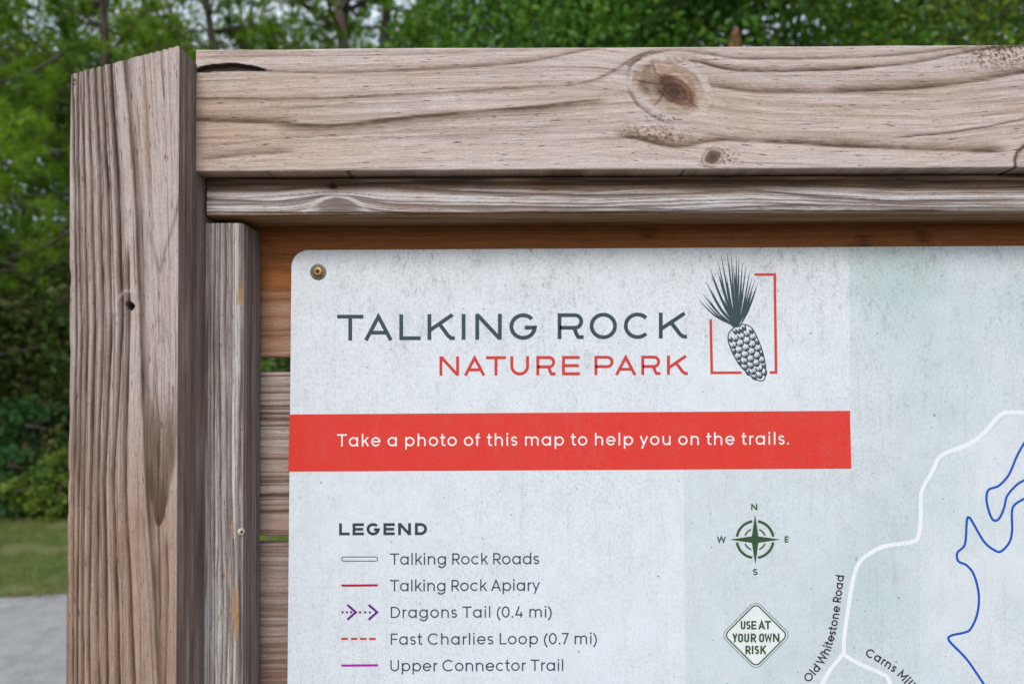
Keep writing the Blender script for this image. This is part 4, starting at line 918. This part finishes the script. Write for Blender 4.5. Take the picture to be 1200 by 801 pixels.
T = [('pine_tree', pa, -75, 7.6, 0.3, 1.0, L_PINE, 'bright green young pine with hanging boughs left of the post'),
     ('pine_tree', pa, 150, 11.5, 2.2, 1.05, L_PINE, 'bright green pine directly behind the slanted post top'),
     ('pine_tree', pb_, 290, 12.5, 1.1, .85, L_PINE, 'pine showing its green boughs just right of the post top'),
     ('pine_tree', pb_, 413, 14.5, 4.0, 1.15, L_PINE, 'tall pine with bare grey trunk, left one of the close trunk pair above the rail'),
     ('pine_tree', pb_, 437, 13.8, 0.6, 1.15, L_PINE, 'tall pine with bare grey trunk, right one of the close trunk pair above the rail'),
     ('broadleaf_tree', ba, 575, 11.5, 1.0, .95, L_BROAD, 'leafy green tree rising over the left half of the park title'),
     ('broadleaf_tree', bb, 690, 12.5, 2.5, 1.0, L_BROAD, 'leafy green tree rising over the rail to the left of the big knot'),
     ('broadleaf_tree', ba, 790, 13.5, 3.3, 1.0, L_OLIVE, 'yellowish green tree rising above the big knot in the rail'),
     ('broadleaf_tree', bb, 905, 11.8, 5.1, 1.05, L_BROAD, 'dense green tree just right of the broken red snag'),
     ('broadleaf_tree', ba, 945, 13.0, .4, .9, L_OLIVE, 'olive green tree above the rail midway between snag and picture edge'),
     ('broadleaf_tree', bb, 1005, 12.0, 4.4, .74, L_BROAD, 'dark green tree left of the open patch of sky'),
     ('broadleaf_tree', ba, 1395, 12.0, 2.9, .95, L_BROAD, 'green tree at the far right beyond the open patch of sky'),
     ('broadleaf_tree', bc, 350, 20, 2.2, 1.1, L_OLIVE, 'thin crowned tree far behind the pine pair'),
     ('broadleaf_tree', bc, 540, 19, .9, 1.1, L_BROAD, 'thin crowned tree far behind, over the start of the rail'),
     ('broadleaf_tree', bc, 740, 20, 3.9, 1.15, L_OLIVE, 'thin crowned tree far behind, over the middle of the rail'),
     ('broadleaf_tree', bc, 960, 21, 5.2, 1.15, L_BROAD, 'thin crowned tree far behind, over the right of the rail')]
for kd, (tm, cm), px_, y, rz, sc, lf_, lab in T: place(kd, tm, cm, wx(px_, y), y, rz, sc, lf_, lab, 'tree', GT)
for i, (px_, y) in enumerate(((-420, 11), (-250, 13), (20, 17), (230, 19), (1520, 13), (1700, 16))):
    place('broadleaf_tree', *(ba if i % 2 else bb), wx(px_, y), y, i*1.3, 1.0, (L_BROAD, L_OLIVE)[i % 2], ['tree beyond the left picture edge, nearer one', 'tree beyond the left picture edge, farther one', 'shadowy tree in the wood seen left of the post', 'shadowy tree in the wood behind the post', 'tree beyond the right picture edge, nearer one', 'tree beyond the right picture edge, farther one'][i], 'tree', GT)
GS = 'bushes along the edge of the wood'
SH = [(-60, 8.6, sa, 1.15, L_DARK, 'tall dark evergreen bush cut by the left picture edge'), (40, 8.9, sa, 1.2, L_DARK, 'tall dark evergreen bush left of the post'), (110, 8.2, sb, 1.2, L_DARK, 'dark bush half hidden by the left edge of the post'),
      (210, 8.8, sa, 1.1, L_DARK, 'dark bush behind the lower post'), (318, 8.0, sb, 1.2, L_BROAD, 'green bush glimpsed through the gaps between the slat boards'), (420, 9, sa, 1.2, L_DARK, 'dark bush behind the title side of the sign'),
      (560, 9, sa, 1.15, L_DARK, 'dark bush behind the banner'), (720, 9, sa, 1.2, L_DARK, 'dark bush behind the middle of the sign'), (880, 9, sa, 1.1, L_DARK, 'dark bush behind the compass'), (1040, 9, sa, 1.2, L_DARK, 'dark bush behind the map roads'), (1200, 9, sa, 1.15, L_DARK, 'dark bush behind the blue trail')]
for i, (px_, y, (tm, cm), sc, lf_, lab) in enumerate(SH): place('bush', tm, cm, wx(px_, y), y, i*1.7, sc, lf_, lab, 'bush', GS)
for i, (px_, y, sc, lf_, lab) in enumerate(((-22, 7.35, 1.15, L_TEAL, 'low bluish green shrub at the left picture edge by the grass'), (22, 7.25, 1.05, L_TEAL, 'low green shrub on the grass edge between the bluish and the yellow green shrubs'), (62, 7.2, 1.0, L_LIME, 'low yellow green shrub on the grass edge touching the post'), (110, 7.3, 1., L_LIME, 'low yellow green shrub hidden behind the post foot'),
                                            (48, 7.9, 1.7, L_TEAL, 'taller green shrub in front of the dark bushes left of the post'), (300, 7.3, 1.1, L_LIME, 'low yellow green shrub seen under the slat gap'))):
    place('low_shrub', *sd_, wx(px_, y), y, i*2.1, sc, lf_, lab, 'shrub', 'low shrubs on the grass edge')
# dead snag with torn red top
r_ = np.random.default_rng(5); sn = empty('dead_snag', (wx(873, 10), 10, 0)); tag(sn, 'broken dead trunk with torn reddish top showing above the rail', 'tree snag')
zt_ = 1.55+(H0/2+49-30)/F*10.86; pts = wander((0, 0, -.1), (0, 0, 1), zt_-.25, 9, .015, r_); v, f = tube(pts, [.13-.005*i for i in range(10)], 12)
c = link('trunk', mesh('trunk', v, f, True), None, mb); c.parent = sn
v, f = tube([pts[-1]-Vector((0, 0, .02)), pts[-1]+Vector((0, 0, .12)), pts[-1]+Vector((.02, 0, .24)), pts[-1]+Vector((.05, 0, .34))], [.10, .105, .08, .02], 12)
v = [(a+.02*math.sin(9*a+i), b, c_+.03*math.sin(i*2.4)) for i, (a, b, c_) in enumerate(v)]; c = link('torn_top', mesh('torn_top', v, f), None, ms); c.parent = sn
# fallen brown limb lying through the dark bushes
v, f = join([tube(wander((wx(-40, 7.7), 7.7, 1.55+1.7), (1, .1, -.22), 1.7, 10, .10, r_), [.045-.003*i for i in range(11)], 7), tube(wander((wx(-40, 7.6), 7.6, .85+1.0), (1, .1, .35), 1.5, 8, .12, r_), [.03-.002*i for i in range(9)], 6)])
tag(link('dead_branch', mesh('dead_branch', v, f, True), None, mb), 'bare brown dead branch slanting through the dark bushes', 'branch')
# grass, litter
n = 120000; gx = rng.uniform(-7.5, 6.5, n); gy = rng.uniform(4.15, 7.5, n); ok = gy > np.array([re(a) for a in gx])+rng.normal(0, .05, n); ok &= vn(gx*1.6, gy*1.6, 4)+.5*vn(gx*6, gy*6, 5) > -.32
gx, gy = gx[ok], gy[ok]; n = len(gx); P = np.stack([gx, gy, np.zeros(n)], 1); D = rng.normal(size=(n, 3))*.45; D[:, 2] = 1; l = rng.uniform(.03, .085, n)[:, None]
a = rng.uniform(0, 6.3, n); sd = np.stack([np.cos(a), np.sin(a), 0*a], 1)*.0035
V = np.stack([P-sd, P+sd, P+D*l], 1).reshape(-1, 3); tag(link('grass', fastmesh('grass', V, np.arange(3*n).reshape(n, 3)), None, GRS), 'short patchy green grass between the road and the wood', 'grass', kind='stuff')
n = 2600; gx = rng.uniform(-8, 7, n); gy = np.where(rng.random(n) < .5, np.array([re(a) for a in gx])+rng.normal(0, .09, n), rng.uniform(4, 8, n)); P = np.stack([gx, gy, np.full(n, .02)], 1)
V, Fq = quads(P, .05, rng, .6); V[:, 2] = .012+np.abs(V[:, 2]-.02)*.4; tag(link('leaf_litter', fastmesh('leaf_litter', V, Fq), None, LIT), 'brown fallen leaves along the road edge and in the grass', 'leaf litter', kind='stuff')
